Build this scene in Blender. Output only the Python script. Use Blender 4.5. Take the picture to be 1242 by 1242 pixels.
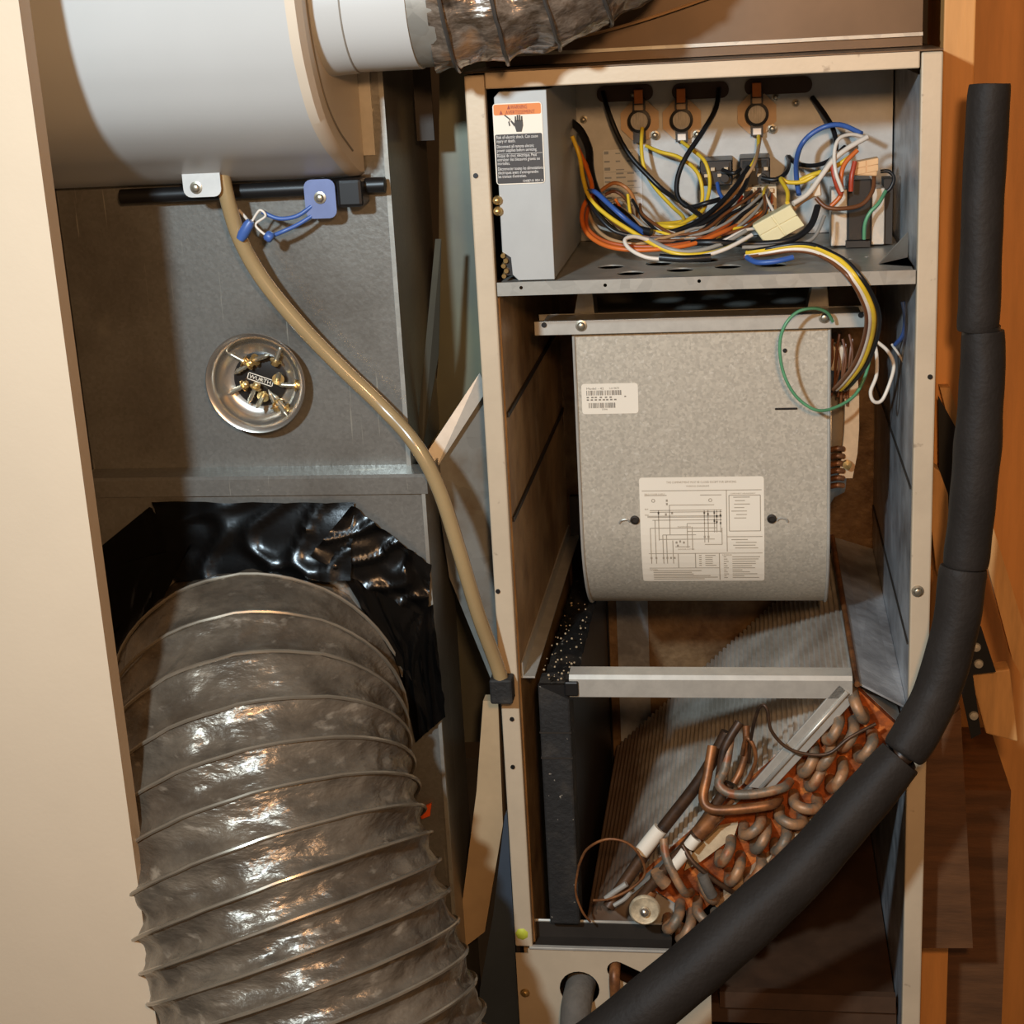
import bpy, bmesh, math, random
from mathutils import Vector, Matrix, noise as mnoise
random.seed(4)
S = bpy.context.scene
for o in list(bpy.data.objects): bpy.data.objects.remove(o)
COL = S.collection
# ------------------------------------------------------------------ camera, light, exposure
PITCH, YAW, ROLL, FPX = .29724, .15298, .0551, 1974.
CAM = Vector((0, -1.9, 1.75))
cp, sp, cy_, sy_, cr, sr = math.cos(PITCH), math.sin(PITCH), math.cos(YAW), math.sin(YAW), math.cos(ROLL), math.sin(ROLL)
FW = Vector((-sy_*cp, cy_*cp, -sp)); RT0 = Vector((cy_, sy_, 0)); DN0 = FW.cross(RT0)
RT = cr*RT0 + sr*DN0; DN = -sr*RT0 + cr*DN0
cam = bpy.data.cameras.new('camera'); camo = bpy.data.objects.new('camera', cam); COL.objects.link(camo)
cam.sensor_width = 36; cam.lens = FPX*36/1242; cam.clip_start = .05
M = Matrix((RT, -DN, -FW)).transposed().to_4x4(); M.translation = CAM
camo.matrix_world = M; S.camera = camo
S.view_settings.view_transform = 'Standard'; S.view_settings.look = 'None'
S.view_settings.gamma = 1; S.view_settings.use_curve_mapping = False
S.view_settings.exposure = 0.0
W = bpy.data.worlds.new('room_ambience'); S.world = W; W.use_nodes = True
W.node_tree.nodes['Background'].inputs[0].default_value = (1.0, .64, .37, 1)
W.node_tree.nodes['Background'].inputs[1].default_value = .18
def area(name, loc, target, size, power, col):
    l = bpy.data.lights.new(name, 'AREA'); l.size = size; l.energy = power; l.color = col; l.shape = 'DISK'
    o = bpy.data.objects.new(name, l); COL.objects.link(o); o.location = loc
    o.rotation_euler = (Vector(target)-Vector(loc)).to_track_quat('-Z', 'Y').to_euler(); return o
area('ceiling_lamp_light', (-.66, -1.75, 2.12), (-.2, .1, 1.2), .10, 36, (.70, .88, 1))
area('room_lamp_light', (.14, -1.95, 1.98), (-.1, .1, 1.15), .14, 17, (1, .56, .26))

def ray(x, y): return RT*((x-621)/FPX) + DN*((y-621)/FPX) + FW
def P(x, y, Y): d = ray(x, y); return CAM + d*((Y-CAM.y)/d.y)
def PZ(x, y, Z): d = ray(x, y); return CAM + d*((Z-CAM.z)/d.z)
def PX(x, y, X): d = ray(x, y); return CAM + d*((X-CAM.x)/d.x)

# ------------------------------------------------------------------ materials
def lin(c):
    return tuple(((v/255)/12.92 if v/255 <= .04045 else (((v/255)+.055)/1.055)**2.4) for v in c)
_m = {}
def mat(name, c, metal=0., rough=.5, var=.12, scale=30, bump=.0, bscale=120, c2=None, fac=(.35, .65), kind='noise', stretch=(1, 1, 1), coat=0, spec=.5, alpha=1, trans=0, detail=4):
    if name in _m: return _m[name]
    m = bpy.data.materials.new(name); m.use_nodes = True; _m[name] = m
    nt = m.node_tree; N = nt.nodes; L = nt.links; b = N['Principled BSDF']
    a = lin(c)
    if c2 is None: lo, hi = [max(0, v*(1-var)) for v in a], [min(1, v*(1+var)) for v in a]
    else: lo, hi = a, lin(c2)
    tc = N.new('ShaderNodeTexCoord'); mp = N.new('ShaderNodeMapping'); mp.inputs['Scale'].default_value = stretch
    L.new(tc.outputs['Object'], mp.inputs['Vector'])
    if kind == 'voronoi':
        t = N.new('ShaderNodeTexVoronoi'); t.inputs['Scale'].default_value = scale; out = t.outputs['Color']
    else:
        t = N.new('ShaderNodeTexNoise'); t.inputs['Scale'].default_value = scale; t.inputs['Detail'].default_value = detail; t.inputs['Roughness'].default_value = .65; out = t.outputs['Fac']
    L.new(mp.outputs['Vector'], t.inputs['Vector'])
    cr_ = N.new('ShaderNodeValToRGB'); e = cr_.color_ramp.elements
    e[0].position, e[1].position = fac; e[0].color = (*lo, 1); e[1].color = (*hi, 1)
    L.new(out, cr_.inputs['Fac']); L.new(cr_.outputs['Color'], b.inputs['Base Color'])
    b.inputs['Metallic'].default_value = metal; b.inputs['Roughness'].default_value = rough
    b.inputs['Specular IOR Level'].default_value = spec
    if coat: b.inputs['Coat Weight'].default_value = coat; b.inputs['Coat Roughness'].default_value = .12
    if trans: b.inputs['Transmission Weight'].default_value = trans
    if alpha < 1: b.inputs['Alpha'].default_value = alpha
    if bump:
        n2 = N.new('ShaderNodeTexNoise'); n2.inputs['Scale'].default_value = bscale; n2.inputs['Detail'].default_value = 3
        L.new(mp.outputs['Vector'], n2.inputs['Vector'])
        bp = N.new('ShaderNodeBump'); bp.inputs['Strength'].default_value = bump; bp.inputs['Distance'].default_value = .004
        L.new(n2.outputs['Fac'], bp.inputs['Height']); L.new(bp.outputs['Normal'], b.inputs['Normal'])
    return m
def over(m, c, scale, pos, stretch=(1, 1, 1), amt=1.0, rot=(0, 0, 0)):
    """lay specks / scratches / stains of colour c over material m"""
    nt = m.node_tree; N = nt.nodes; L = nt.links; b = N['Principled BSDF']
    src = b.inputs['Base Color'].links[0].from_socket
    tc = N.new('ShaderNodeTexCoord'); mp = N.new('ShaderNodeMapping'); mp.inputs['Scale'].default_value = stretch; mp.inputs['Rotation'].default_value = rot
    L.new(tc.outputs['Object'], mp.inputs['Vector'])
    t = N.new('ShaderNodeTexNoise'); t.inputs['Scale'].default_value = scale; t.inputs['Detail'].default_value = 4
    L.new(mp.outputs['Vector'], t.inputs['Vector'])
    r = N.new('ShaderNodeValToRGB'); r.color_ramp.elements[0].position, r.color_ramp.elements[1].position = pos
    r.color_ramp.elements[1].color = (amt, amt, amt, 1)
    L.new(t.outputs['Fac'], r.inputs['Fac'])
    x = N.new('ShaderNodeMix'); x.data_type = 'RGBA'
    L.new(r.outputs['Color'], x.inputs[0]); L.new(src, x.inputs[6]); x.inputs[7].default_value = (*lin(c), 1)
    L.new(x.outputs[2], b.inputs['Base Color']); return m
galv = mat('galvanised_plenum', (142, 140, 134), .6, .30, .10, 260, .08, 140, kind='voronoi', fac=(.0, 1.))
over(galv, (205, 200, 185), 9, (.66, .72), (1, 6, .35), .45, (0, .5, 0)); over(galv, (80, 70, 58), 7, (.5, .75), amt=.55); over(galv, (190, 186, 172), 30, (.70, .74), (8, 1, .25), .6, (0, -.7, 0)); over(galv, (214, 208, 196), 160, (.74, .78), amt=.5)  # scratches, specks, and brown blotches that also stand in for a brownish reflection
spang = mat('spangled_blower_steel', (190, 182, 166), .35, .5, .17, 300, .05, 160, kind='voronoi', fac=(0, 1))
over(spang, (220, 214, 200), 160, (.62, .7), amt=.5)
cabp = mat('beige_cabinet_paint', (196, 178, 152), .1, .45, .05, 12, .03, 200); over(cabp, (120, 100, 80), 60, (.7, .78), amt=.6)
greyp = mat('grey_enamel', (172, 173, 170), .1, .42, .03, 20)
steel = mat('plain_galvanised', (160, 158, 150), .5, .42, .12, 60, .05, 80, kind='voronoi', fac=(0, 1)); over(steel, (120, 95, 65), 12, (.58, .75), amt=.5)
steelw = mat('bright_rail_steel', (190, 186, 176), .4, .4, .08, 40)
backp = mat('control_panel_steel', (176, 176, 172), .3, .5, .08, 25, .03); over(backp, (140, 115, 85), 10, (.6, .75), amt=.4)
liner = mat('brown_foil_liner', (200, 166, 122), .2, .38, .3, 9, .35, 60, c2=(140, 108, 74), stretch=(1, 1, 1)); over(liner, (190, 170, 140), 20, (.6, .72), (1, 5, .6), .7)  # brown blotchy foil with paler streaks, for the left wall
linerb = mat('cool_foil_liner', (196, 198, 200), .3, .34, .3, 12, .4, 50, c2=(140, 140, 142)); over(linerb, (70, 60, 50), 8, (.55, .7), amt=.6)
rustp = mat('rusty_back_panel', (98, 70, 42), .3, .55, .2, 14, .4, 90, c2=(150, 120, 84)); over(rustp, (70, 45, 25), 8, (.5, .7), amt=.7)
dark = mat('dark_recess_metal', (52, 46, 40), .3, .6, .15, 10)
black = mat('black_plastic', (22, 21, 21), 0, .4, .1, 20)
blackd = mat('dirty_black_foam', (30, 29, 28), 0, .7, .3, 30, .3, 200); over(blackd, (165, 155, 140), 90, (.68, .72), amt=.8); over(blackd, (80, 72, 62), 18, (.55, .75), amt=.6)
foam = mat('black_pipe_foam', (38, 34, 31), 0, .62, .15, 14, .2, 160, spec=.22)
foamg = mat('grey_worn_foam', (96, 90, 82), 0, .8, .15, 30, .3, 150)
tapem = mat('shiny_black_tape', (10, 10, 10), 0, .24, .1, 20, .04, 200, spec=.6)
white = mat('white_enamel_plastic', (186, 186, 183), 0, .36, .015, 6)
whites = mat('shade_beige_plastic', (206, 192, 172), 0, .42, .02, 6)  # white plastic tinted beige: the end cap's shade put into its colour
pipew = mat('white_pvc', (192, 192, 189), 0, .35, .01, 6)
bracketw = mat('zinc_tab', (214, 214, 210), .3, .35, .06, 40)
bracketb = mat('blue_zinc_tab', (120, 132, 172), .4, .35, .06, 40)
screwm = mat('screw_steel', (175, 168, 150), .8, .35, .1, 100)
brass = mat('brass_screws', (212, 180, 120), .85, .3, .1, 100)
copper = mat('tarnished_copper', (160, 104, 60), .4, .45, .25, 40, .1, 80, c2=(104, 66, 40)); over(copper, (70, 52, 38), 30, (.54, .68), amt=.7)
copperd = mat('dark_brown_pipe', (92, 64, 42), .3, .45, .3, 25, .1, 80, c2=(48, 36, 28))
ubm = mat('weathered_copper_bend', (172, 128, 90), .25, .5, .3, 40, .2, 80, c2=(112, 102, 88), fac=(.38, .6)); over(ubm, (150, 80, 34), 50, (.56, .66), amt=.7)
rust = mat('orange_rust', (188, 96, 36), .1, .8, .3, 40, .6, 90, c2=(112, 54, 22)); over(rust, (226, 130, 56), 60, (.58, .66), amt=.7); over(rust, (225, 205, 170), 25, (.68, .74), amt=.8)
fin = mat('coil_fins', (214, 206, 194), .15, .5, .18, 12, c2=(176, 164, 148)); over(fin, (98, 70, 45), 5, (.48, .68), amt=.5)
def stain(m, c, axis, a, b_, scale=14, wob=.12):
    # a grime stain fixed to the object: from full at coordinate a to none at b_, with a ragged edge
    nt = m.node_tree; N = nt.nodes; L = nt.links; b = N['Principled BSDF']; src = b.inputs['Base Color'].links[0].from_socket
    tc = N.new('ShaderNodeTexCoord'); sx = N.new('ShaderNodeSeparateXYZ'); L.new(tc.outputs['Object'], sx.inputs[0])
    t = N.new('ShaderNodeTexNoise'); t.inputs['Scale'].default_value = scale; L.new(tc.outputs['Object'], t.inputs['Vector'])
    ad = N.new('ShaderNodeMath'); ad.operation = 'MULTIPLY_ADD'; L.new(t.outputs['Fac'], ad.inputs[0]); ad.inputs[1].default_value = wob; L.new(sx.outputs[axis], ad.inputs[2])
    mr = N.new('ShaderNodeMapRange'); mr.inputs['From Min'].default_value = a+wob/2; mr.inputs['From Max'].default_value = b_+wob/2
    mr.inputs['To Min'].default_value = .85; mr.inputs['To Max'].default_value = 0; L.new(ad.outputs[0], mr.inputs['Value'])
    x = N.new('ShaderNodeMix'); x.data_type = 'RGBA'; L.new(mr.outputs[0], x.inputs[0]); L.new(src, x.inputs[6]); x.inputs[7].default_value = (*lin(c), 1)
    L.new(x.outputs[2], b.inputs['Base Color'])
stain(fin, (92, 62, 38), 'X', -.17, -.09)
shaft = mat('stainless_bowl', (206, 200, 190), .9, .27, .05, 20)
magnet = mat('black_magnet_disc', (34, 31, 29), .0, .3, .1, 30)
vinyl = mat('clear_vinyl_hose', (176, 150, 108), 0, .22, .06, 12, spec=.6, coat=.4, trans=.25)
duct = mat('metallised_duct_film', (92, 83, 72), .45, .34, .25, 14, .6, 60, c2=(128, 117, 102), coat=.25, stretch=(1, 1, 2.2)); over(duct, (84, 70, 56), 9, (.5, .7), amt=.5); over(duct, (190, 178, 160), 26, (.62, .72), (1, 1, 3), .5)
ductw = mat('duct_wire', (150, 140, 124), .6, .3, .1, 30, coat=.4)
foil = mat('insulated_duct_film', (80, 66, 52), .4, .3, .5, 90, 1.0, 80, c2=(140, 126, 112), coat=.6, stretch=(.4, 1, 1)); over(foil, (170, 118, 66), 16, (.55, .68), amt=.6); over(foil, (40, 34, 30), 40, (.55, .65), amt=.7)
foilw = mat('duct_spiral_wire', (88, 84, 80), .5, .3)
board = mat('cream_painted_board', (200, 180, 154), 0, .6, .02, 6, .04, 200)
wood = mat('lamplit_orange_plywood', (214, 152, 86), 0, .6, .12, 6, .05, 60, stretch=(6, 6, .6))  # wood colour with the warm lamplight painted in as orange
wood2 = mat('pine_stud', (196, 148, 92), 0, .6, .2, 8, .1, 60, stretch=(6, 6, .7)); over(wood2, (80, 44, 22), 12, (.68, .74), amt=.9)
wood3 = mat('dark_wood', (92, 60, 34), 0, .6, .25, 8, .1, 60, stretch=(1, 6, 6))
redw = mat('red_wood_edge', (170, 60, 24), 0, .6)
paper = mat('white_label', (236, 226, 208), 0, .5, .01, 6)
paperb = mat('pale_label', (214, 218, 220), 0, .5, .02, 40)
inkm = mat('grey_ink', (128, 120, 108), 0, .6, .02, 6)
inkd = mat('dark_ink', (66, 60, 54), 0, .6, .02, 6)
inkb = mat('label_black', (52, 46, 42), 0, .5, .02, 6)
inko = mat('label_orange', (224, 128, 48), 0, .5, .04, 6)
inkr = mat('label_red', (150, 50, 24), 0, .5, .04, 6)
beigep = mat('phenolic_plate', (206, 172, 132), 0, .5, .06, 20)
brownp = mat('brown_mount_plate', (66, 46, 32), .2, .5, .1, 20)
orangep = mat('copper_terminal', (196, 112, 52), .5, .35)
disc = mat('sensor_disc', (142, 138, 130), .25, .4, .2, 60, stretch=(6, 1, 1))
nylon = mat('nylon_connector', (228, 216, 170), 0, .4, .03, 20, spec=.5)
creamp = mat('cream_terminal', (214, 192, 158), 0, .5, .1, 60)
green = mat('green_paint_spot', (190, 196, 60), 0, .6, .1, 100)
olive = mat('greenish_duct_steel', (104, 104, 94), .4, .42, .1, 10); over(olive, (128, 128, 98), 4, (.5, .7), amt=.6)
floorm = mat('concrete_floor', (96, 88, 78), 0, .8, .1, 6)
wallm = mat('basement_wall', (120, 104, 84), 0, .8, .08, 4)
ovd = mat('brown_duct_metal', (86, 70, 54), .5, .42, .12, 8)
orangetag = mat('orange_scrap', (214, 84, 30), 0, .5)
WC = dict(yellow=(226, 190, 52), black=(26, 26, 28), blue=(52, 88, 158), orange=(206, 104, 40), brown=(112, 68, 38), white=(224, 214, 200), grey=(150, 146, 138), green=(92, 152, 110), red=(170, 62, 34), tan=(176, 140, 100))
wm = {k: mat('wire_'+k, v, 0, .38, .06, 60) for k, v in WC.items()}

# ------------------------------------------------------------------ builders
def wloc(o):
    v = Vector((0, 0, 0))
    while o: v += o.location; o = o.parent
    return v
class B:
    def __init__(s): s.bm = bmesh.new()
    def box(s, x0, x1, y0, y1, z0, z1, rot=None, bev=0):
        c = Vector(((x0+x1)/2, (y0+y1)/2, (z0+z1)/2))
        m = Matrix.Translation(c) @ (rot.to_4x4() if rot else Matrix()) @ Matrix.Diagonal((x1-x0, y1-y0, z1-z0, 1))
        r = bmesh.ops.create_cube(s.bm, size=1, matrix=m)
        if bev:
            es = list({e for v in r['verts'] for e in v.link_edges})
            bmesh.ops.bevel(s.bm, geom=es, offset=bev, segments=2, affect='EDGES', profile=.5)
        return s
    def prism(s, pts, vec, bev=0):
        vec = Vector(vec); a = [s.bm.verts.new(p) for p in pts]; b = [s.bm.verts.new(Vector(p)+vec) for p in pts]; n = len(a)
        fs = [s.bm.faces.new(a), s.bm.faces.new(b[::-1])]
        for i in range(n): fs.append(s.bm.faces.new((a[i], b[i], b[(i+1) % n], a[(i+1) % n])))
        if bev:
            es = list({e for f in fs for e in f.edges})
            bmesh.ops.bevel(s.bm, geom=es, offset=bev, segments=2, affect='EDGES', profile=.5)
        return s
    def tube(s, pts, r, n=10, smooth=6, cap=True):
        pts = [Vector(p) for p in pts]; rs = r if isinstance(r, (list, tuple)) else [r]*len(pts)
        if smooth > 1 and len(pts) > 2:
            q, qr = [], []
            for i in range(len(pts)-1):
                p0, p1, p2, p3 = pts[max(i-1, 0)], pts[i], pts[i+1], pts[min(i+2, len(pts)-1)]
                for k in range(smooth):
                    t = k/smooth
                    q.append(.5*((2*p1)+(p2-p0)*t+(2*p0-5*p1+4*p2-p3)*t*t+(3*p1-p0-3*p2+p3)*t**3)); qr.append(rs[i]*(1-t)+rs[i+1]*t)
            q.append(pts[-1]); qr.append(rs[-1]); pts, rs = q, qr
        rings = []; up = None
        for i, p in enumerate(pts):
            t = (pts[min(i+1, len(pts)-1)]-pts[max(i-1, 0)]).normalized()
            if up is None: up = t.orthogonal().normalized()
            up = (up - t*up.dot(t)); up = up.normalized() if up.length > 1e-6 else t.orthogonal().normalized()
            w = t.cross(up)
            rings.append([s.bm.verts.new(p+rs[i]*(math.cos(2*math.pi*k/n)*up+math.sin(2*math.pi*k/n)*w)) for k in range(n)])
        for a, b in zip(rings, rings[1:]):
            for k in range(n): s.bm.faces.new((a[k], a[(k+1) % n], b[(k+1) % n], b[k])).smooth = True
        if cap: s.bm.faces.new(rings[0][::-1]); s.bm.faces.new(rings[-1])
        return s
    def cyl(s, p0, p1, r, n=20, r1=None): return s.tube([p0, p1], [r, r if r1 is None else r1], n, 1)
    def lathe(s, base, axis, prof, n=32):
        """prof: (radius, distance along axis)"""
        axis = Vector(axis).normalized(); u = axis.orthogonal().normalized(); w = axis.cross(u); base = Vector(base); rings = []
        for r, h in prof:
            rings.append([s.bm.verts.new(base+axis*h+max(r, 1e-5)*(math.cos(2*math.pi*k/n)*u+math.sin(2*math.pi*k/n)*w)) for k in range(n)])
        for a, b in zip(rings, rings[1:]):
            for k in range(n): s.bm.faces.new((a[k], a[(k+1) % n], b[(k+1) % n], b[k])).smooth = True
        return s
    def grid(s, f, nu, nv, thick=0, smooth=True):
        g = [[s.bm.verts.new(f(i/nu, j/nv)) for j in range(nv+1)] for i in range(nu+1)]
        fs = []
        for i in range(nu):
            for j in range(nv):
                q = s.bm.faces.new((g[i][j], g[i+1][j], g[i+1][j+1], g[i][j+1])); q.smooth = smooth; fs.append(q)
        if thick: bmesh.ops.solidify(s.bm, geom=fs, thickness=thick)
        return s
    def mesh(s, me, f=None):
        n0 = len(s.bm.verts); s.bm.from_mesh(me); s.bm.verts.ensure_lookup_table()
        if f:
            for v in s.bm.verts[n0:]: v.co = f(v.co)
        return s
    def build(s, name, m, parent=None, label=None, cat=None, group=None, kind=None):
        bm = s.bm; bmesh.ops.recalc_face_normals(bm, faces=bm.faces)
        for e in bm.edges:
            if len(e.link_faces) == 2 and e.calc_face_angle(0) > 1.0: e.smooth = False
        me = bpy.data.meshes.new(name); o = bpy.data.objects.new(name, me)
        if parent: o.parent = parent; off = wloc(parent)
        else:
            xs = [v.co for v in bm.verts]
            off = Vector(((min(v.x for v in xs)+max(v.x for v in xs))/2, (min(v.y for v in xs)+max(v.y for v in xs))/2, min(v.z for v in xs)))
            o.location = off
        bmesh.ops.translate(bm, verts=bm.verts, vec=-off); bm.to_mesh(me); bm.free(); me.materials.append(m)
        COL.objects.link(o); tag(o, label, cat, group, kind); return o
def tag(o, label=None, cat=None, group=None, kind=None):
    for k, v in (('label', label), ('category', cat), ('group', group), ('kind', kind)):
        if v: o[k] = v
    return o
def thing(name, loc, label, cat, group=None):
    o = bpy.data.objects.new(name, None); COL.objects.link(o); o.location = loc; o.empty_display_size = .03
    return tag(o, label, cat, group)
def plate(outline, holes, thick, f):
    """flat plate with holes: 2D lists, mapped to 3D by f(u, v, w)"""
    c = bpy.data.curves.new('plate', 'CURVE'); c.dimensions = '2D'; c.fill_mode = 'BOTH'; c.extrude = thick/2
    for pl in [outline]+holes:
        sp_ = c.splines.new('POLY'); sp_.points.add(len(pl)-1); sp_.use_cyclic_u = True
        for q, (u, v) in zip(sp_.points, pl): q.co = (u, v, 0, 1)
    t = bpy.data.objects.new('plate', c); me = bpy.data.meshes.new_from_object(t)
    b = B().mesh(me, lambda co: Vector(f(co.x, co.y, co.z)))
    bmesh.ops.remove_doubles(b.bm, verts=b.bm.verts, dist=1e-6)
    bpy.data.objects.remove(t); bpy.data.curves.remove(c); bpy.data.meshes.remove(me); return b
def circ(u, v, r, n=20, ry=None): return [(u+r*math.cos(2*math.pi*k/n), v+(ry or r)*math.sin(2*math.pi*k/n)) for k in range(n)]
def rrect(x0, x1, y0, y1, r, n=4):
    out = []
    for cx, cy, a in ((x1-r, y1-r, 0), (x0+r, y1-r, 90), (x0+r, y0+r, 180), (x1-r, y0+r, 270)):
        for k in range(n+1):
            t = math.radians(a+90*k/n); out.append((cx+r*math.cos(t), cy+r*math.sin(t)))
    return out
def text_into(b, s, u, v, size, f, align='LEFT', squeeze=1.0, width=None):
    """lettering: f maps (u, v) to 3D"""
    c = bpy.data.curves.new('t', 'FONT'); c.body = s; c.size = size; c.align_x = align; c.resolution_u = 2
    t = bpy.data.objects.new('t', c); me = bpy.data.meshes.new_from_object(t)
    if width and len(me.vertices):
        w = max(q.co.x for q in me.vertices)-min(q.co.x for q in me.vertices); squeeze = width/w
    b.mesh(me, lambda co: Vector(f(u+co.x*squeeze, v+co.y)))
    bpy.data.objects.remove(t); bpy.data.curves.remove(c); bpy.data.meshes.remove(me)
def rect_into(b, u0, u1, v0, v1, f):
    n = max(1, int(abs(v1-v0)/.01))
    for k in range(n):
        a, c = v0+(v1-v0)*k/n, v0+(v1-v0)*(k+1)/n
        b.bm.faces.new([b.bm.verts.new(Vector(f(*q))) for q in ((u0, a), (u1, a), (u1, c), (u0, c))])
def screw(parent, p, axis, r=.006, m=None, name='screw'):
    b = B(); p = Vector(p); a = Vector(axis).normalized()
    b.lathe(p, a, [(0, 0), (r*1.5, 0), (r*1.5, .001), (r, .0015)], 14)
    b.lathe(p, a, [(r, .001), (r, .004), (r*.7, .005), (0, .005)], 6)
    return b.build(name, m or screwm, parent)
def hole(parent, p, r=.003, y=-.0012):
    B().lathe((p[0], p[1]+y, p[2]), (0, -1, 0), [(0, .0004), (r, .0004), (r, -.002)], 12).build('screw_hole', black, parent)

# ------------------------------------------------------------------ setting
B().box(-2.5, 2.2, -2.6, 2.2, -.05, 0).build('floor', floorm, kind='structure')
B().box(-2.5, 2.2, 1.7, 1.75, 0, 2.6).build('wall_back', wallm, kind='structure')
B().box(-1.6, -.688, -.35, -.325, 0, 2.5).build('wall_left', board, kind='structure')
# right-hand wooden wall
B().box(.245, .95, .36, .38, 0, 2.4).build('wall_right', wood, kind='structure')

# ------------------------------------------------------------------ air handler cabinet
XL, XR, IL, IR, D = -.321, .213, -.296, .19, .62
ZT = 1.688
cab = thing('air_handler_cabinet', (-.054, .31, .05), 'open beige air handler cabinet with its front covers taken off', 'cabinet')
B().box(XL, XL+.0235, 0, .014, .548, 1.684, bev=.002).build('jamb', cabp, cab)
B().box(IR-.0005, XR, 0, .014, .20, ZT-.003, bev=.002).build('jamb', cabp, cab)
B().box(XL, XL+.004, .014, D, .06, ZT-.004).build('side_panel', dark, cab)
B().box(XR-.004, XR, .014, D, .06, ZT-.004).build('side_panel', cabp, cab)
B().box(IL-.016, IL, .016, D-.01, .30, 1.43).build('insulation_liner', liner, cab, label='brown foil liner')
B().box(IR, IR+.014, .016, D-.01, .30, 1.66).build('insulation_liner', linerb, cab, label='grey foil liner')
for zc in (PX(605, 520, IL).z, PX(617, 640, IL).z):
    B().box(IL, IL+.003, .02, D-.02, zc-.003, zc+.003).build('liner_seam', dark, cab)
for zc in (1.18, .98):
    B().box(IR-.002, IR, .02, D-.02, zc-.0015, zc+.0015).build('liner_seam', dark, cab)
B().box(XL+.004, XR-.004, D-.008, D, .06, ZT-.004).build('back_panel', rustp, cab)
B().box(XL, XR, .0, D, ZT-.002, ZT).build('top_panel', ovd, cab)
b = B(); b.box(-.297, IR-.002, 0, .012, 1.668, ZT, bev=.0015); b.box(-.297, IR-.002, .012, .03, 1.668, 1.670); b.build('header_rail', cabp, cab)
for q in ((577, 213), (1128, 457), (604, 717), (622, 930), (621, 872)): hole(cab, P(*q, 0), .003)
screw(cab, P(1113, 717, 0), (0, -1, 0), .005)
for q in ((576, 330), (604, 770)): pass
B().lathe(P(633, 1133, 0), (0, -1, 0), [(0, .002), (.0075, .0015), (.009, 0)], 7).build('paint_spot', green, cab, label='yellow green paint spot')
# cross bar in front of the coil
xa, xb = P(690, 823, 0.004).x, P(1034, 820, .004).x
b = B(); b.prism([(xa, .004, .912), (xa, .004, .936), (xa, .008, .941), (xa, .03, .943), (xa, .03, .9415), (xa, .009, .9395), (xa, .0055, .9355), (xa, .0055, .912)], (xb-xa, 0, 0)); b.build('cross_bar', steelw, cab)
B().box(xa-.006, xa+.012, .0, .012, .914, .934, bev=.002).build('bar_clip', black, cab)
# flange rail on the left liner
xf = IL
b = B(); b.box(xf, xf+.018, .02, D-.02, .931, .9335); b.box(xf+.0005, xf+.003, .02, D-.02, .9335, .952); b.build('liner_rail', steelw, cab)
# cover plate on the right between coil and liner
a1, a2, a3 = Vector((.124, -.008, .929)), Vector((.189, -.008, .874)), Vector((.126, .60, .929))
B().prism([(.130, .018, .925), (.1895, .018, .892), (.1895, .60, .905), (.130, .60, .925)], (0, 0, .003)).build('cover_plate', linerb, cab)
B().tube([(.128, .012, .928), (.127, .3, .929), (.126, .6, .929)], .004, 8, 4).build('edge_bead', copper, cab)
# drain pan and base
B().box(-.22, .188, .06, D-.01, .40, .43).build('drain_pan', mat('brown_pan', (74, 52, 36), .1, .6, .25, 12), cab)
B().box(-.05, .186, .05, .062, .43, .455).build('pan_rim', mat('brown_pan', (0, 0, 0)), cab)
B().box(XL+.004, XR-.004, .016, D-.01, .06, .12).build('base_panel', dark, cab)
# lower front panel, lip and holes
pf = lambda u, v, w: (u, w, v)
h1, s1, s2 = P(703, 1199, 0), P(748, 1176, 0), P(778, 1190, 0)
slot = []
dvec = Vector((s2.x-s1.x, s2.z-s1.z)).normalized(); nv = Vector((-dvec.y, dvec.x))
for k in range(9):
    t = math.pi/2+math.pi*k/8; q = Vector((s1.x, s1.z))+.013*(math.cos(t)*dvec+math.sin(t)*nv); slot.append(tuple(q))
for k in range(9):
    t = -math.pi/2+math.pi*k/8; q = Vector((s2.x, s2.z))+.013*(math.cos(t)*dvec+math.sin(t)*nv); slot.append(tuple(q))
zl = .5455
lp = plate([(XL, .36), (-.06, .36), (-.06, zl-.035), (-.098, zl), (-.304, zl), (-.304, .538), (XL, .538)], [circ(h1.x, h1.z, .027, 24), slot], .002, pf)
lp.build('lower_panel', cabp, cab)
lipz = .573
b = B(); b.box(-.300, -.112, .0, .030, zl-.0015, zl+.0005)
b.prism([(-.300, .030, zl), (-.300, .030, lipz-.002), (-.122, .030, lipz-.002), (-.112, .030, zl+.010), (-.112, .030, zl)], (0, .0015, 0)); b.build('panel_lip', dark, cab, label='dark upturned lip')
b = B(); b.box(-.302, -.110, -.003, .004, zl, zl+.004, bev=.001); b.tube([(-.300, .030, lipz-.002), (-.122, .030, lipz-.002), (-.112, .030, zl+.010)], .0021, 6, 1); b.build('panel_edge', steelw, cab)
screw(cab, P(637, 1204, 0), (0, -1, 0), .0045, brass)

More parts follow.
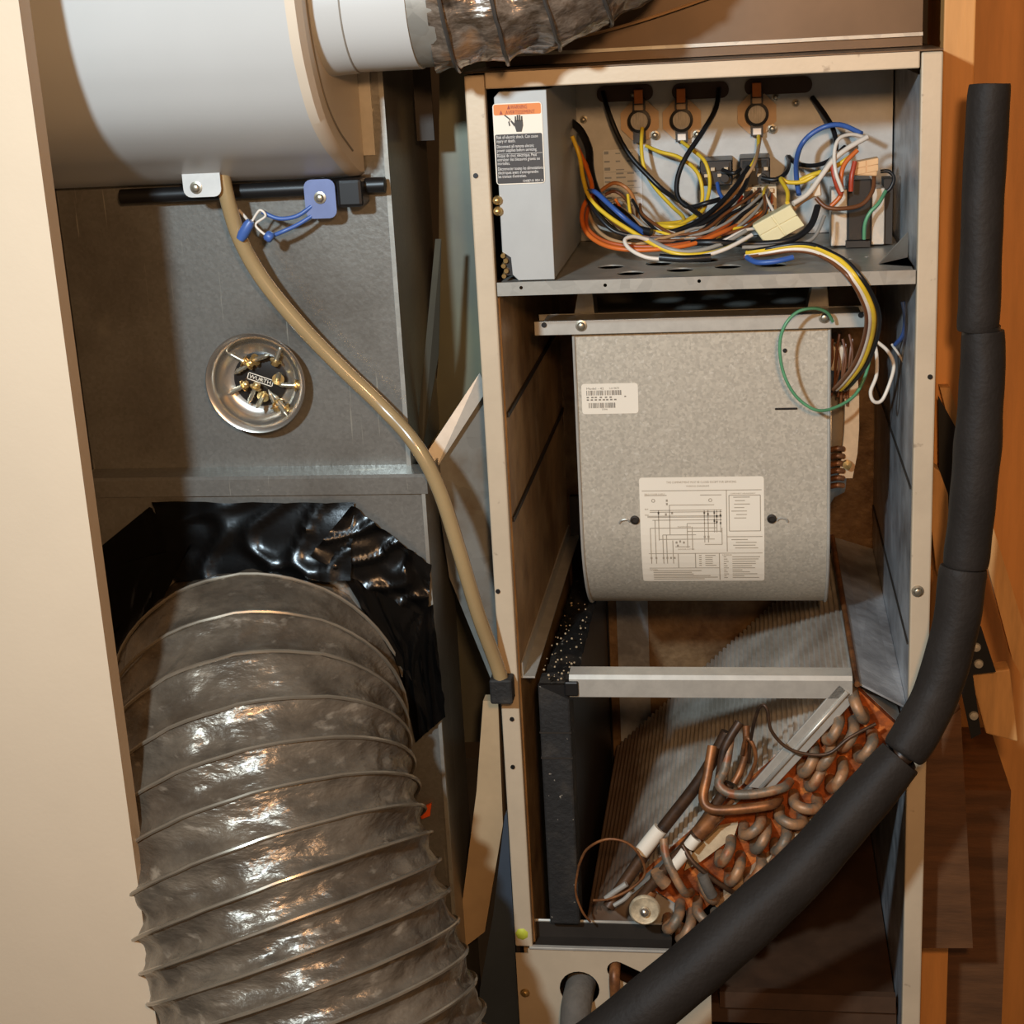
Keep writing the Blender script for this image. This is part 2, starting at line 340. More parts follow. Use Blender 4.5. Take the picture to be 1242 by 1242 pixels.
# ------------------------------------------------------------------ control shelf, panel, box
shelf = thing('control_shelf', (-.05, .17, 1.43), 'folded steel shelf with round holes carrying the wiring compartment', 'shelf')
hs = [PZ(q[0], q[1], 1.445) for q in ((765, 331), (825, 327), (883, 323), (938, 321))]
hl = [circ(h.x, h.y, .0165) for h in hs]+[circ(h.x-.028, h.y+.055, .0165) for h in hs[:3]]+[circ(.10+.02*k, .09+.012*k, .0035, 8) for k in range(3)]
plate([(-.292, .002), (IR-.004, .002), (IR-.004, .335), (-.292, .335)], hl, .0016, lambda u, v, w: (u, v, 1.444+w)).build('shelf_deck', steel, shelf)
plate([(-.296, 1.4295), (IR-.002, 1.4295), (IR-.002, 1.4455), (-.296, 1.4455)], [circ(P(*q, 0).x, P(*q, 0).z, .0022, 10) for q in ((632, 349), (734, 346), (848, 341))], .002, lambda u, v, w: (u, .001+w, v)).build('shelf_lip', steel, shelf)
B().prism([(.187, .03, 1.445), (.187, .10, 1.445), (.187, .10, 1.475), (.150, .055, 1.445)], (.001, 0, .0)).build('gusset', steel, shelf)
panel = thing('electrical_backplate', (-.05, .34, 1.445), 'grey steel back panel of the wiring compartment', 'panel')
YB = .338
B().box(-.296, IR-.002, YB, YB+.002, 1.4455, 1.664).build('sheet', backp, panel)
for q in ((854-420, 0),): pass
for q in ((708, 145), (768, 115), (941, 118), (965, 125)): screw(panel, P(*q, YB), (0, -1, 0), .0035)
for q0, q1 in (((728, 92), (790, 98)), ((912, 82), (960, 86))):
    a, c = P(*q0, YB-.001), P(*q1, YB-.001); B().box(a.x, c.x, YB-.002, YB-.0004, min(a.z, c.z), max(a.z, c.z)).build('slot', black, panel)
# paper label on the control panel
a, c = P(731, 182, YB-.001), P(780, 268, YB-.001)
lab = plate(rrect(a.x, c.x, c.z-.012, a.z, .003), [], .0004, lambda u, v, w: (u, YB-.0012+w, v)).build('rating_label', paperb, panel)
b = B(); ff = lambda u, v: (u, YB-.0016, v)
wd = c.x-a.x
for k in range(17):
    v = a.z-.006-k*.0054
    for x0 in (.03, .33, .62):
        if random.random() < .8: rect_into(b, a.x+wd*x0, a.x+wd*(x0+random.uniform(.1, .26)), v, v+(.0022 if k % 4 else .004 if x0 < .1 else .0015), ff)
for k in (5, 9, 12): rect_into(b, a.x+.002, c.x-.002, a.z-.003-k*.0054, a.z-.0025-k*.0054, ff)
b.build('printing', mat('blue_grey_ink', (150, 160, 172), 0, .6), lab)
# control cover box
box = thing('control_box', (-.2575, .17, 1.4465), 'pale grey upright metal box with the electric shock warning sticker', 'box')
bx0, bx1, bz0, bz1 = -.2885, -.2275, 1.4465, 1.664
c0 = .0035
nt = [(bx0+.018, bz0), (bx1, bz0), (bx1, bz1), (bx0+.006, bz1), (bx0, bz1-.006), (bx0, bz0+.034), (bx0+.011, bz0+.028), (bx0+.011, bz0+.007)]
B().prism([(u, .006, v) for u, v in nt], (0, .328, 0), bev=.0008).build('cover', greyp, box)
B().box(bx0+.0005, bx0+.011, .008, .05, bz0+.006, bz0+.030).build('terminal_recess', black, box)
for k in range(5):
    p = Vector((bx0+.001+.003*(k % 2), .003, bz0+.006+k*.006)); B().cyl(p, p+Vector((0, .014, .002)), .0028, 8).build('terminal_screw', brass, box)
for zz in (1.5415, 1.529):
    b = B(); b.lathe((bx0-.002, .004, zz), (-.3, -1, 0), [(0, .006), (.004, .005), (.006, .0), (.004, -.004)], 10); b.build('brass_fitting', brass, box)
la, lc = P(596, 126, .0055), P(662, 222, .0055)
fy = .0052
wl = plate(rrect(la.x+.001, lc.x-.0005, lc.z, la.z, .004), [], .0004, lambda u, v, w: (u, fy+w, v)).build('warning_label', paper, box)
L0, L1, T0, T1 = la.x+.0022, lc.x-.0017, lc.z+.0012, la.z-.0012
LH = T1-T0; LWd = L1-L0
f1 = lambda u, v: (u, fy-.0005, v); f2 = lambda u, v: (u, fy-.0009, v)
plate(rrect(L0, L1, T1-LH*.135, T1, .002), [], .0003, lambda u, v, w: (u, fy-.0003+w, v)).build('orange_band', inko, wl)
plate(rrect(L0, L1, T0, T0+LH*.625, .002), [], .0003, lambda u, v, w: (u, fy-.0003+w, v)).build('black_field', inkb, wl)
b = B(); text_into(b, '\u25b2WARNING', (L0+L1)/2, T1-LH*.062, LH*.07, f2, 'CENTER', width=LWd*.42); text_into(b, 'AVERTISSEMENT', (L0+L1)/2+LWd*.06, T1-LH*.125, LH*.066, f2, 'CENTER', width=LWd*.62)
b.bm.faces.new([b.bm.verts.new(f2(*q)) for q in ((L0+LWd*.12, T1-LH*.125), (L0+LWd*.19, T1-LH*.125), (L0+LWd*.155, T1-LH*.072))])
b.build('lettering', inkr, wl)
lines = ['Risk of electric shock. Can cause', 'injury or death.', '', 'Disconnect all remote electric', 'power supplies before servicing.', '', 'Risque de choc électrique. Peut', 'entraîner des blessures graves ou', 'mortelles.', '', 'Déconnecter toutes les alimentations', "électriques avant d'entreprendre", "les travaux d'entretien."]
wds = [.88, .4, 0, .79, .85, 0, .84, .9, .26, 0, .96, .86, .6]
b = B(); v = T0+LH*.582
for s_, w_ in zip(lines, wds):
    if not s_: v -= LH*.020; continue
    text_into(b, s_, L0+LWd*.025, v-.001, LH*.058, f2, width=LWd*w_); v -= LH*.0485
text_into(b, '104087-01 REV. A', L1-LWd*.02, T0+LH*.012, LH*.045, f2, 'RIGHT', .8)
rect_into(b, L0+LWd*.02, L1-LWd*.01, T0+LH*.375, T0+LH*.379, f2)
b.build('lettering', mat('label_print_white', (225, 220, 212), 0, .5), wl)
# shocked hand pictogram
b = B(); hx, hz = (L0+L1)/2+.001, T0+LH*.65
def quad(*q): b.bm.faces.new([b.bm.verts.new(f2(*p)) for p in q])
quad((hx-.003, hz), (hx+.003, hz), (hx+.005, hz+.007), (hx+.0048, hz+.013), (hx-.0045, hz+.013), (hx-.0052, hz+.008))
for k in range(4): quad((hx-.0044+k*.0024, hz+.0125), (hx-.0025+k*.0024, hz+.0125), (hx-.0026+k*.0024, hz+.0175+(.0015 if k in (1, 2) else 0)), (hx-.0042+k*.0024, hz+.0175+(.0015 if k in (1, 2) else 0)))
quad((hx-.0052, hz+.006), (hx-.0052, hz+.010), (hx-.0085, hz+.0135), (hx-.0095, hz+.012))
for p, q in (((-.016, .019), (-.0095, .014)), ((-.0095, .014), (-.0115, .0115)), ((-.0115, .0115), (-.0105, .007))):
    quad((hx+p[0]-.0006, hz+p[1]), (hx+p[0]+.0007, hz+p[1]+.0008), (hx+q[0]+.0007, hz+q[1]+.0004), (hx+q[0]-.0006, hz+q[1]-.0004))
b.build('hand_symbol', inkd, wl)

# ------------------------------------------------------------------ limit switches
for i, (px_, py_, mx0, mx1, my, side) in enumerate(((776, 146, 724, 792, 114, 'leftmost, beside the grey box'), (827, 145, 815, 884, 111, 'middle one'), (918, 138, 903, 985, 105, 'rightmost'))):
    c = P(px_, py_, YB-.002)
    t = thing('limit_switch', (c.x, YB-.002, c.z), 'round temperature limit switch on tan plate, %s of the three' % side, 'switch', 'limit switches on the control panel')
    b = B(); r = .0275
    pts = [(c.x+(r if k % 2 else r*1.0)*math.cos(math.pi/8+math.pi*k/4), YB-.0015, c.z+r*math.sin(math.pi/8+math.pi*k/4)) for k in range(8)]
    b.prism(pts, (0, -.003, 0)); b.build('base_plate', beigep, t)
    b = B(); b.lathe((c.x, YB-.004, c.z), (0, -1, 0), [(.015, 0), (.0155, .012), (.0115, .013), (.0115, .008)], 28)
    b.box(c.x-.008, c.x+.008, YB-.016, YB-.004, c.z+.012, c.z+.028); b.box(c.x-.008, c.x+.008, YB-.016, YB-.004, c.z-.028, c.z-.012); b.build('body', black, t)
    plate(circ(c.x, c.z, .0117, 24), [], .002, lambda u, v, w: (u, YB-.0145+w, v)).build('sensor_face', disc, t)
    B().box(c.x-.006, c.x+.006, YB-.019, YB-.016, c.z+.0225, c.z+.041, bev=.001).build('upper_terminal', orangep, t)
    B().box(c.x-.006, c.x+.006, YB-.018, YB-.015, c.z+.014, c.z+.0215, bev=.001).build('rivet_plate', beigep, t)
    if i: B().box(c.x-.006, c.x+.006, YB-.018, YB-.015, c.z-.0265, c.z-.017, bev=.001).build('lower_terminal', mat('tin_terminal', (206, 204, 198), .5, .4), t)
    screw(t, (c.x+.020, YB-.0045, c.z-.020), (0, -1, 0), .004)
    a_, c_ = P(mx0, my, YB-.001), P(mx1, my-2, YB-.001); zc = (a_.z+c_.z)/2
    mp = plate(rrect(a_.x, c_.x, zc-.0105, zc+.0105, .0095), [], .003, lambda u, v, w: (u, YB-.0022+w, v))
    mp.build('mounting_bracket', brownp, panel)

# ------------------------------------------------------------------ relays, terminal strip, transformer, connector
for i, (x0, x1, y0, y1, s_) in enumerate(((849, 888, 194, 226, 'left one, behind the yellow wires'), (897, 934, 191, 226, 'right one, above the cream terminal block'))):
    Y = .27; a, c = P(x0, y1, Y), P(x1, y0, Y)
    t = thing('relay', ((a.x+c.x)/2, .30, a.z), 'black plug-in relay, %s' % s_, 'relay', 'black relays')
    B().box(a.x, c.x, Y, YB, a.z, c.z, bev=.0015).build('relay_body', black, t)
    for k in range(4):
        xx = a.x+.006+k*.0085; B().box(xx, xx+.005, Y-.008, Y, a.z+.012+(k % 2)*.008, a.z+.016+(k % 2)*.008).build('spade_terminal', screwm, t)
    B().box(a.x+.004, c.x-.004, Y-.003, Y, c.z-.012, c.z-.003).build('relay_top', blackd if i else black, t)
    B().cyl((c.x-.010, Y-.010, a.z+.010), (c.x-.010, Y, a.z+.010), .0055, 12).build('terminal_barrel', dark, t)
Y = .24; a, c = P(893, 272, Y), P(942, 226, Y)
t = thing('terminal_block', ((a.x+c.x)/2, .27, a.z), 'cream terminal block with many slots below the right relay', 'terminal block')
B().box(a.x, c.x, Y, YB, a.z, c.z, bev=.001).build('block_body', creamp, t)
for r_ in range(4):
    for k in range(6):
        xx, zz = a.x+.003+k*(c.x-a.x-.004)/6, a.z+.004+r_*(c.z-a.z)/4
        if (r_+k) % 3 == 0: B().box(xx, xx+.0055, Y-.0008, Y+.001, zz, zz+.007).build('slot', black, t)
        else: B().box(xx, xx+.0045, Y-.006, Y, zz+.001, zz+.006).build('terminal_tab', beigep if k % 2 else creamp, t)
B().box(a.x+.010, a.x+.019, Y-.012, Y, c.z-.02, c.z-.004).build('jumper', black, t)
Y = .19; a, c = P(1008, 291, Y), P(1074, 212, Y)
t = thing('transformer', ((a.x+c.x)/2, .24, 1.4455), 'black transformer with pale steel frame on right of shelf', 'transformer')
zb = 1.4475
z2 = zb+.07
B().box(a.x, a.x+.020, Y+.005, Y+.05, zb, z2, bev=.001).build('frame_side', steelw, t)
B().box(c.x-.016, c.x, Y+.005, Y+.05, zb, z2, bev=.001).build('frame_side', steelw, t)
B().box(a.x+.020, c.x-.016, Y, Y+.055, zb+.006, z2+.012, bev=.002).build('coil_body', black, t)
B().box(a.x+.018, c.x-.018, Y-.006, Y+.05, zb-.001, zb+.007).build('foot_plate', dark, t)
B().box(c.x-.001, c.x+.010, Y+.01, Y+.05, zb, z2+.01).build('rear_shell', dark, t)
def conn(name, label, pts, Y, dep, m, cells):
    q = [P(x, y, Y) for x, y in pts]; ctr = sum(q, Vector())/4
    t = thing(name, (ctr.x, Y, min(v.z for v in q)), label, 'connector')
    B().prism(q, (0, dep, 0), bev=.002).build('shell', m, t)
    e1, e2 = q[1]-q[0], q[3]-q[0]
    for i in range(cells[0]):
        for j in range(cells[1]):
            o = q[0]+e1*((i+.5)/cells[0])+e2*((j+.5)/cells[1]); w1, w2 = e1*(.46/cells[0]), e2*(.46/cells[1])
            B().prism([o-w1-w2, o+w1-w2, o+w1+w2, o-w1+w2], (0, -.0012, 0), bev=.0006).build('cell', m, t)
    return t
conn('plug_connector', 'large square cream nylon plug connector hanging in front of terminal block', [(912, 274), (959, 248), (974, 275), (930, 299)], .13, .035, nylon, (2, 2))
conn('plug_connector', 'small translucent orange tinted plug connector above the transformer', [(1036, 197), (1066, 191), (1064, 214), (1036, 213)], .18, .02, mat('amber_nylon', (226, 180, 130), 0, .4), (2, 2))
conn('plug_connector', 'small white translucent cable connector between blue wire and transformer', [(983, 225), (995, 222), (997, 238), (984, 240)], .16, .02, mat('pale_nylon', (224, 206, 182), 0, .4), (1, 1))

# ------------------------------------------------------------------ wires
def wire(col, label, pts, r=.0026, m=None, strands=1):
    pp = []
    for q in pts:
        if isinstance(q, Vector): pp.append(q)
        else: pp.append(P(*q))
    b = B()
    b.tube(pp, r, 7, 7)
    return b.build('wire', m or wm[col], None, label, 'wire')
wire('black', 'black wire hanging from the leftmost brown bracket down to the harness', [(731, 112, .33), (738, 135, .31), (750, 165, .30), (765, 190, .29), (785, 212, .28), (806, 232, .27), (830, 247, .24), (850, 262, .2)], .0034)
wire('black', 'black wire curving from the middle brown bracket down into the harness', [(872, 108, .33), (868, 132, .30), (852, 160, .28), (832, 190, .26), (822, 215, .25), (822, 238, .24), (836, 251, .23), (858, 246, .22), (880, 240, .24)], .0034)
wire('yellow', 'yellow wire from leftmost limit switch sloping right to the harness', [(779, 155, .315), (778, 180, .30), (782, 205, .29), (795, 228, .28), (815, 250, .26), (829, 264, .22), (826, 276, .19)])
wire('yellow', 'yellow wire arching from leftmost switch across to the left relay', [(784, 177, .31), (800, 184, .29), (824, 191, .28), (845, 208, .26), (852, 232, .25), (848, 254, .24), (830, 268, .22), (790, 272, .19)])
wire('yellow', 'yellow wire looping from the middle limit switch round to the harness', [(827, 172, .315), (840, 182, .29), (855, 196, .27), (861, 220, .26), (857, 245, .24), (850, 258, .22), (834, 268, .2), (800, 282, .17)])
wire('yellow', 'yellow wire from the rightmost limit switch down across both relays', [(920, 165, .315), (919, 185, .28), (911, 202, .26), (898, 222, .24), (880, 244, .22), (860, 262, .2)])
wire('tan', 'brown tan wire running beside the rightmost yellow wire', [(922, 168, .315), (916, 196, .25), (905, 215, .235), (889, 237, .22), (868, 256, .2), (845, 270, .18)], .0024)
wire('yellow', 'short straight yellow wire lying along the bottom of the harness', [(790, 272, .19), (815, 275, .17), (845, 272, .19), (862, 262, .2)], .003)
wire('yellow', 'yellow wire crossing blue wire at lower left of the harness', [(694, 165, .20), (703, 190, .20), (707, 215, .18), (715, 240, .15), (735, 260, .13), (765, 280, .11), (800, 300, .09), (830, 309, .08), (870, 305, .09), (905, 290, .11)], .0028)
wire('blue', 'blue wire running diagonally through the left of the harness', [(712, 232, .17), (722, 233, .15), (738, 247, .13), (757, 264, .12), (775, 278, .13), (787, 287, .14)], .0032)
wire('orange', 'outer orange wire making the big loop at left of harness', [(700, 178, .22), (712, 205, .20), (718, 230, .18), (708, 250, .16), (706, 268, .14), (714, 285, .12), (735, 298, .10), (765, 303, .09), (800, 302, .09), (840, 296, .10), (880, 280, .13), (905, 268, .18)], .003)
wire('orange', 'inner orange wire just inside the big loop of the harness', [(704, 186, .23), (718, 215, .21), (720, 236, .19), (712, 258, .16), (714, 278, .13), (735, 293, .11), (772, 299, .10), (820, 297, .10), (856, 288, .12), (890, 268, .17)], .0026, mat('wire_orange_dark', (176, 84, 36), 0, .4))
wire('orange', 'thin orange arch in front of the rating label', [(728, 232, .25), (745, 222, .26), (762, 230, .26), (771, 248, .24), (775, 272, .19)], .0026, mat('wire_amber', (184, 120, 66), 0, .4))
wire('brown', 'brown wire arch under the orange arch near rating label', [(728, 240, .25), (745, 232, .25), (760, 243, .24), (768, 262, .2), (772, 280, .16)], .0022)
wire('grey', 'grey wire arch lowest in front of the rating label', [(735, 246, .24), (750, 244, .24), (764, 258, .21), (776, 276, .18)], .0022)
wire('black', 'thick black bundle entering behind grey box at upper left', [(692, 148, .29), (704, 158, .27), (714, 180, .25), (716, 205, .22), (722, 228, .2), (735, 252, .17), (755, 272, .15), (790, 282, .13)], .0052)
wire('black', 'black wire dipping below the blue wire at left', [(712, 232, .16), (714, 242, .15), (726, 262, .13), (745, 280, .12), (775, 288, .12)], .003)
wire('brown', 'brown wire entering from behind the grey box', [(692, 165, .30), (700, 180, .27), (705, 200, .24), (712, 226, .21), (722, 245, .18), (742, 268, .15), (780, 290, .12), (830, 292, .12)], .0026)
wire('tan', 'tan wire on outside of the bundle at lower left', [(714, 258, .17), (722, 276, .15), (740, 290, .12), (770, 296, .11), (800, 290, .12), (835, 280, .14)], .0024)
wire('white', 'white wire looping along the front of the harness', [(790, 292, .10), (770, 287, .09), (758, 291, .08), (764, 302, .07), (784, 312, .06), (810, 314, .06), (845, 312, .06), (880, 302, .07), (912, 285, .09)], .0026)
wire('grey', 'grey wire resting on the shelf along the harness front', [(760, 286, .12), (785, 290, .10), (812, 302, .085), (840, 305, .085), (875, 296, .10), (905, 280, .12)], .0028)
wire('black', 'black sleeve section lying lowest on the shelf front', [(800, 312, .056), (830, 314, .052), (862, 312, .056)], .0046)
wire('black', 'black wire sweeping up from harness to the right relay', [(800, 286, .14), (840, 272, .16), (870, 250, .19), (893, 225, .22), (908, 203, .25)], .0034)
wire('black', 'second black wire sweeping up between the two relays', [(806, 290, .13), (850, 272, .15), (880, 252, .18), (900, 232, .21), (908, 212, .245)], .003)
wire('black', 'black wire passing under the plug connector to the right', [(815, 296, .12), (860, 294, .10), (910, 296, .11), (955, 292, .11), (982, 275, .13), (992, 250, .15)], .0042)
wire('grey', 'grey wire rising on right of plug connector', [(900, 300, .09), (950, 298, .10), (985, 290, .12), (1000, 262, .15)], .0024)
wire('brown', 'dark brown wire looping beneath the cream terminal block', [(845, 284, .14), (870, 266, .17), (885, 260, .2), (905, 262, .2)], .003)
wire('red', 'dark orange wire by the left side of terminal block', [(862, 274, .16), (880, 258, .19), (893, 246, .215), (900, 238, .225)], .0028)
wire('blue', 'short blue wire in front of the left relay', [(870, 222, .24), (872, 232, .23), (876, 240, .22)], .0026)
wire('black', 'black wire between left and right relays', [(876, 206, .25), (890, 210, .24), (898, 205, .25)], .0026)
wire('black', 'short black wire out of the right relay barrel', [(924, 216, .255), (940, 218, .25), (953, 210, .26), (957, 198, .29), (955, 190, .32)], .003)
wire('black', 'black wire reaching right from panel hole to transformer top', [(957, 190, .31), (966, 198, .29), (985, 201, .27), (1005, 195, .25), (1025, 178, .23)], .003)
wire('blue', 'light blue wire in a tall arch at right of the panel', [(969, 236, .20), (966, 215, .22), (966, 195, .25), (972, 176, .27), (985, 162, .27), (1003, 153, .27), (1022, 152, .26), (1045, 162, .24)], .0034, mat('wire_light_blue', (66, 98, 164), 0, .38))
wire('black', 'black wire dropping from upper right corner to the transformer', [(985, 118, .33), (1000, 138, .31), (1011, 158, .29), (1014, 180, .27), (1008, 200, .24)], .0034)
wire('white', 'white wire rising diagonally from plug connector to upper right', [(962, 247, .14), (980, 235, .15), (995, 215, .16), (1010, 195, .17), (1028, 180, .18), (1052, 166, .19)], .0034)
wire('grey', 'grey wire following the white diagonal wire', [(984, 238, .16), (992, 220, .17), (1004, 200, .18), (1016, 186, .19), (1040, 178, .2)], .003)
wire('white', 'thin white loop over the transformer', [(1022, 232, .16), (1014, 210, .16), (1012, 185, .17), (1018, 168, .18), (1034, 163, .19), (1052, 168, .2)], .0024)
wire('yellow', 'short yellow wire on top of plug connector', [(955, 246, .15), (955, 232, .17), (947, 217, .2), (956, 221, .2), (975, 220, .2), (995, 208, .2)], .0028)
wire('yellow', 'yellow wire crossing toward the transformer connector', [(970, 219, .2), (985, 212, .2), (1005, 206, .19), (1020, 198, .18), (1034, 188, .18)], .003)
wire('orange', 'orange wire bending down left of the transformer connector', [(1040, 182, .18), (1025, 198, .175), (1020, 215, .17), (1020, 236, .17), (1008, 250, .17)], .003)
wire('red', 'red orange wire dropping to the white crimp', [(1037, 196, .175), (1033, 214, .17), (1032, 232, .17)], .0032)
wire('red', 'red wire slanting down in front of transformer side', [(1009, 200, .17), (1012, 215, .165), (1016, 228, .165), (1020, 236, .165)], .003)
wire('brown', 'brown wire slung in a low loop before the transformer', [(990, 240, .155), (1002, 251, .15), (1022, 253, .15), (1045, 248, .16), (1058, 232, .17), (1060, 214, .19)], .0028)
wire('green', 'green and yellow ground wire down the transformer front', [(1048, 290, .175), (1049, 272, .172), (1055, 258, .172), (1066, 246, .175), (1074, 232, .19)], .0024)
wire('tan', 'copper coloured wires leaving the white connector leftwards', [(986, 236, .16), (972, 244, .155), (962, 254, .15), (958, 262, .14)], .0036)
wire('black', 'thin black loop beyond the right of the transformer', [(1068, 208, .2), (1078, 208, .2), (1084, 216, .2), (1080, 228, .2), (1070, 236, .2)], .0024)
random.seed(21)
cols = ['grey', 'black', 'tan', 'brown', 'black', 'grey', 'orange', 'black', 'tan', 'grey', 'yellow', 'black', 'brown', 'white']
for k, cname in enumerate(cols):
    j1, j2 = random.uniform(-8, 8), random.uniform(-7, 7); x0 = 712+k*5
    pts = [(x0+random.uniform(-6, 6), 236+(k % 5)*6, .20), (x0+14+j1, 268+j2, .17), (x0+42, 286+j1*.6, .14), (x0+85+j2, 292+j2*.7, .13), (x0+125, 284+j1, .14), (x0+160+j2, 266+j2, .17), (min(x0+190, 930)+j1*.6, 240+j1, .21), (min(x0+196, 932), 226, .26)]
    tag(wire(cname, 'thin %s wire tangled in the bundle along the bottom of the wiring compartment' % cname, pts, .0021), group='tangled harness wires')
# harness leaving over the shelf front and down to the blower
for nm, lb, off, r in (('yellow', 'yellow wire leaving over the shelf lip down to the blower', (0, 0), .0032), ('white', 'white wire leaving over the shelf lip beside the yellow one', (-5, 3), .0028), ('brown', 'brown wire leaving over the shelf lip down to the blower', (-9, 4), .0028), ('black', 'black wire outermost of those going over the shelf lip', (6, -1), .003)):
    dx, dy = off; k = dy*1.2
    wire(nm, lb, [(906+dx*.3, 307+k, .065), (930, 303+k, .05), (960, 298+k*1.2, .045), (985, 299+k*1.5, .035), (1008+dx*.4, 309+k*1.2, .018), (1024+dx*.8, 320+dy, .004), (1038+dx, 336, -.008), (1051+dx, 356, .0), (1060+dx, 382, .02), (1057+dx, 410, .06), (1046+dx, 440, .10), (1030+dx, 462, .14), (1020+dx, 472, .17)], r)
wire('blue', 'blue wire lying on the shelf front edge', [(906, 312, .06), (918, 318, .045), (940, 317, .04), (962, 312, .045)], .0034)
wire('green', 'long green ground wire loop hanging before the blower face', [(1010, 390, .14), (1003, 379, .13), (988, 374, .12), (968, 378, .115), (953, 393, .11), (946, 415, .11), (948, 443, .11), (957, 468, .11), (972, 487, .115), (993, 498, .12), (1016, 493, .14), (1036, 480, .16), (1047, 462, .17), (1054, 440, .17), (1054, 428, .18)], .0021)
wire('white', 'white wire in a long narrow loop right of the blower', [(1058, 410, .14), (1063, 428, .14), (1063, 455, .14), (1056, 475, .14), (1060, 487, .14), (1070, 485, .145), (1080, 462, .15), (1084, 442, .15), (1076, 425, .15), (1060, 412, .15)], .0024)
wire('blue', 'short blue wire against the right foil liner', [(1095, 366, .14), (1098, 385, .14), (1096, 405, .15), (1086, 418, .18)], .003, mat('wire_light_blue', (66, 98, 164), 0, .38))
wire('white', 'thin white wire poking diagonally from the right liner', [(1082, 418, .20), (1094, 436, .17), (1102, 450, .14), (1109, 462, .12)], .0018)

# ------------------------------------------------------------------ blower
YF = .17; RA = .15; ZF = 1.085
xl, xr = P(701, 500, YF).x, P(1004, 500, YF).x
zt = P(850, 392, YF).z+.006
def prof(s):
    """arc length s below the top edge -> (y, z)"""
    fl = zt-ZF
    if s < fl: return YF, zt-s
    t = (s-fl)/RA
    return YF+RA-RA*math.cos(t), ZF-RA*math.sin(t)
blow = thing('blower', ((xl+xr)/2, .33, .92), 'galvanised blower housing with wiring diagram hung under the shelf', 'blower')
smax = (zt-ZF)+RA*math.radians(175)
po = [prof(0), prof((zt-ZF)*.96)]+[prof((zt-ZF)+RA*math.radians(175)*k/40) for k in range(41)]
pin = [(YF+.002, zt), (YF+.002, zt-(zt-ZF)*.96)]+[(YF+RA-(RA-.002)*math.cos(math.radians(175)*k/40), ZF-(RA-.002)*math.sin(math.radians(175)*k/40)) for k in range(41)]
b = B()
for q, fl_ in ((po, 1), (pin, -1)):
    ra_ = [b.bm.verts.new((xl, y, z)) for y, z in q]; rb_ = [b.bm.verts.new((xr, y, z)) for y, z in q]
    for k in range(len(q)-1): b.bm.faces.new((ra_[k], rb_[k], rb_[k+1], ra_[k+1])).smooth = k > 0
    if fl_ == 1: oa, ob = ra_, rb_
    else:
        for k in range(len(q)-1):
            b.bm.faces.new((oa[k], oa[k+1], ra_[k+1], ra_[k])); b.bm.faces.new((ob[k], rb_[k], rb_[k+1], ob[k+1]))
        b.bm.faces.new((oa[0], ra_[0], rb_[0], ob[0])); b.bm.faces.new((oa[-1], ob[-1], rb_[-1], ra_[-1]))
b.build('scroll_wrapper', spang, blow)
ys = [prof(smax*k/50) for k in range(51)]
for sx in (xl-.003, xr+.0005):
    B().prism([(sx, y, z) for y, z in ys]+[(sx, YF+2*RA, zt)], (.0025, 0, 0)).build('side_plate', steel, blow)
    pass
for sx in (xl-.0015, xr+.0015):
    B().tube([(sx, y-.0015 if True else y, z) for y, z in ys[:44]], .0022, 6, 1).build('rolled_edge', steelw, blow)
# rail
ra, rb = P(648, 395, .155), P(1056, 385, .155)
zr = P(850, 402, .155).z
b = B(); b.box(ra.x, rb.x, .155, .1575, zr, zr+.018, bev=.0006); b.box(ra.x+.012, rb.x-.012, .1575, .20, zr+.0155, zr+.018); b.build('mounting_rail', steelw, blow)
screw(blow, P(705, 395, .155), (0, -1, 0), .005); screw(blow, P(1000, 385, .155), (0, -1, 0), .005)
hole(blow, P(660, 394, .155), .0035); hole(blow, P(1044, 382, .155), .0035)
for q in ((952, 425),): hole(blow, P(*q, YF), .0028)
a = P(940, 496, YF-.001); c = P(967, 497, YF-.001); B().box(a.x, c.x, YF-.0016, YF, a.z-.0012, a.z+.0012).build('slit', black, blow)
# outlet deck and hangers
B().box(xl+.004, xr-.004, .203, .56, zr+.008, zr+.012).build('outlet_deck', steel, blow)
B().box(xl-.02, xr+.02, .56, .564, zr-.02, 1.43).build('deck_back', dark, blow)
for q in ((708, 366), (992, 362)):
    p = P(*q, .21); B().prism([(p.x-.014, .21, zr+.012), (p.x+.014, .21, zr+.012), (p.x+.011, .21, zr+.05), (p.x-.006, .21, zr+.05)], (0, .05, 0)).build('hanger', steel, blow)
B().box(xl-.05, xr+.05, .206, .2085, zr+.010, zr+.018).build('rear_rail', steel, blow)
# inlet ring and motor on the right side
mc = Vector((xr+.003, .33, 1.185))
b = B(); b.lathe(mc, (1, 0, 0), [(.118, 0), (.118, .004), (.105, .012), (.098, .026), (.092, .026), (.098, .008), (.1, 0)], 48); b.build('inlet_ring', steelw, blow)
b = B(); b.lathe(mc, (1, 0, 0), [(.0, -.02), (.062, -.02), (.066, .0), (.066, .012), (.05, .018), (.02, .02), (0, .02)], 32); b.build('motor_body', dark, blow)
mo = Vector((xr+.012, .205, 1.19))
b = B(); b.prism([P(x, y, .20) for x, y in ((1040, 455), (1042, 480), (1042, 520), (1040, 550), (1034, 580), (1017, 580), (1021, 555), (1024, 525), (1025, 495), (1024, 475), (1021, 462))], (0, .05, 0)); b.build('motor_band', mat('tan_band', (200, 166, 128), .2, .45), blow, label='tan curved motor band')
for k in range(6):
    z0 = 1.13+k*.010; B().tube([(xr+.004, .20, z0), (xr+.014, .196, z0+.003), (xr+.022, .20, z0+.001)], .0038, 8, 4).build('winding', copper, blow)
B().lathe((xr+.026, .193, 1.163), (0, -1, 0), [(.006, 0), (.006, .008), (0, .009)], 8).build('motor_nut', brass, blow)
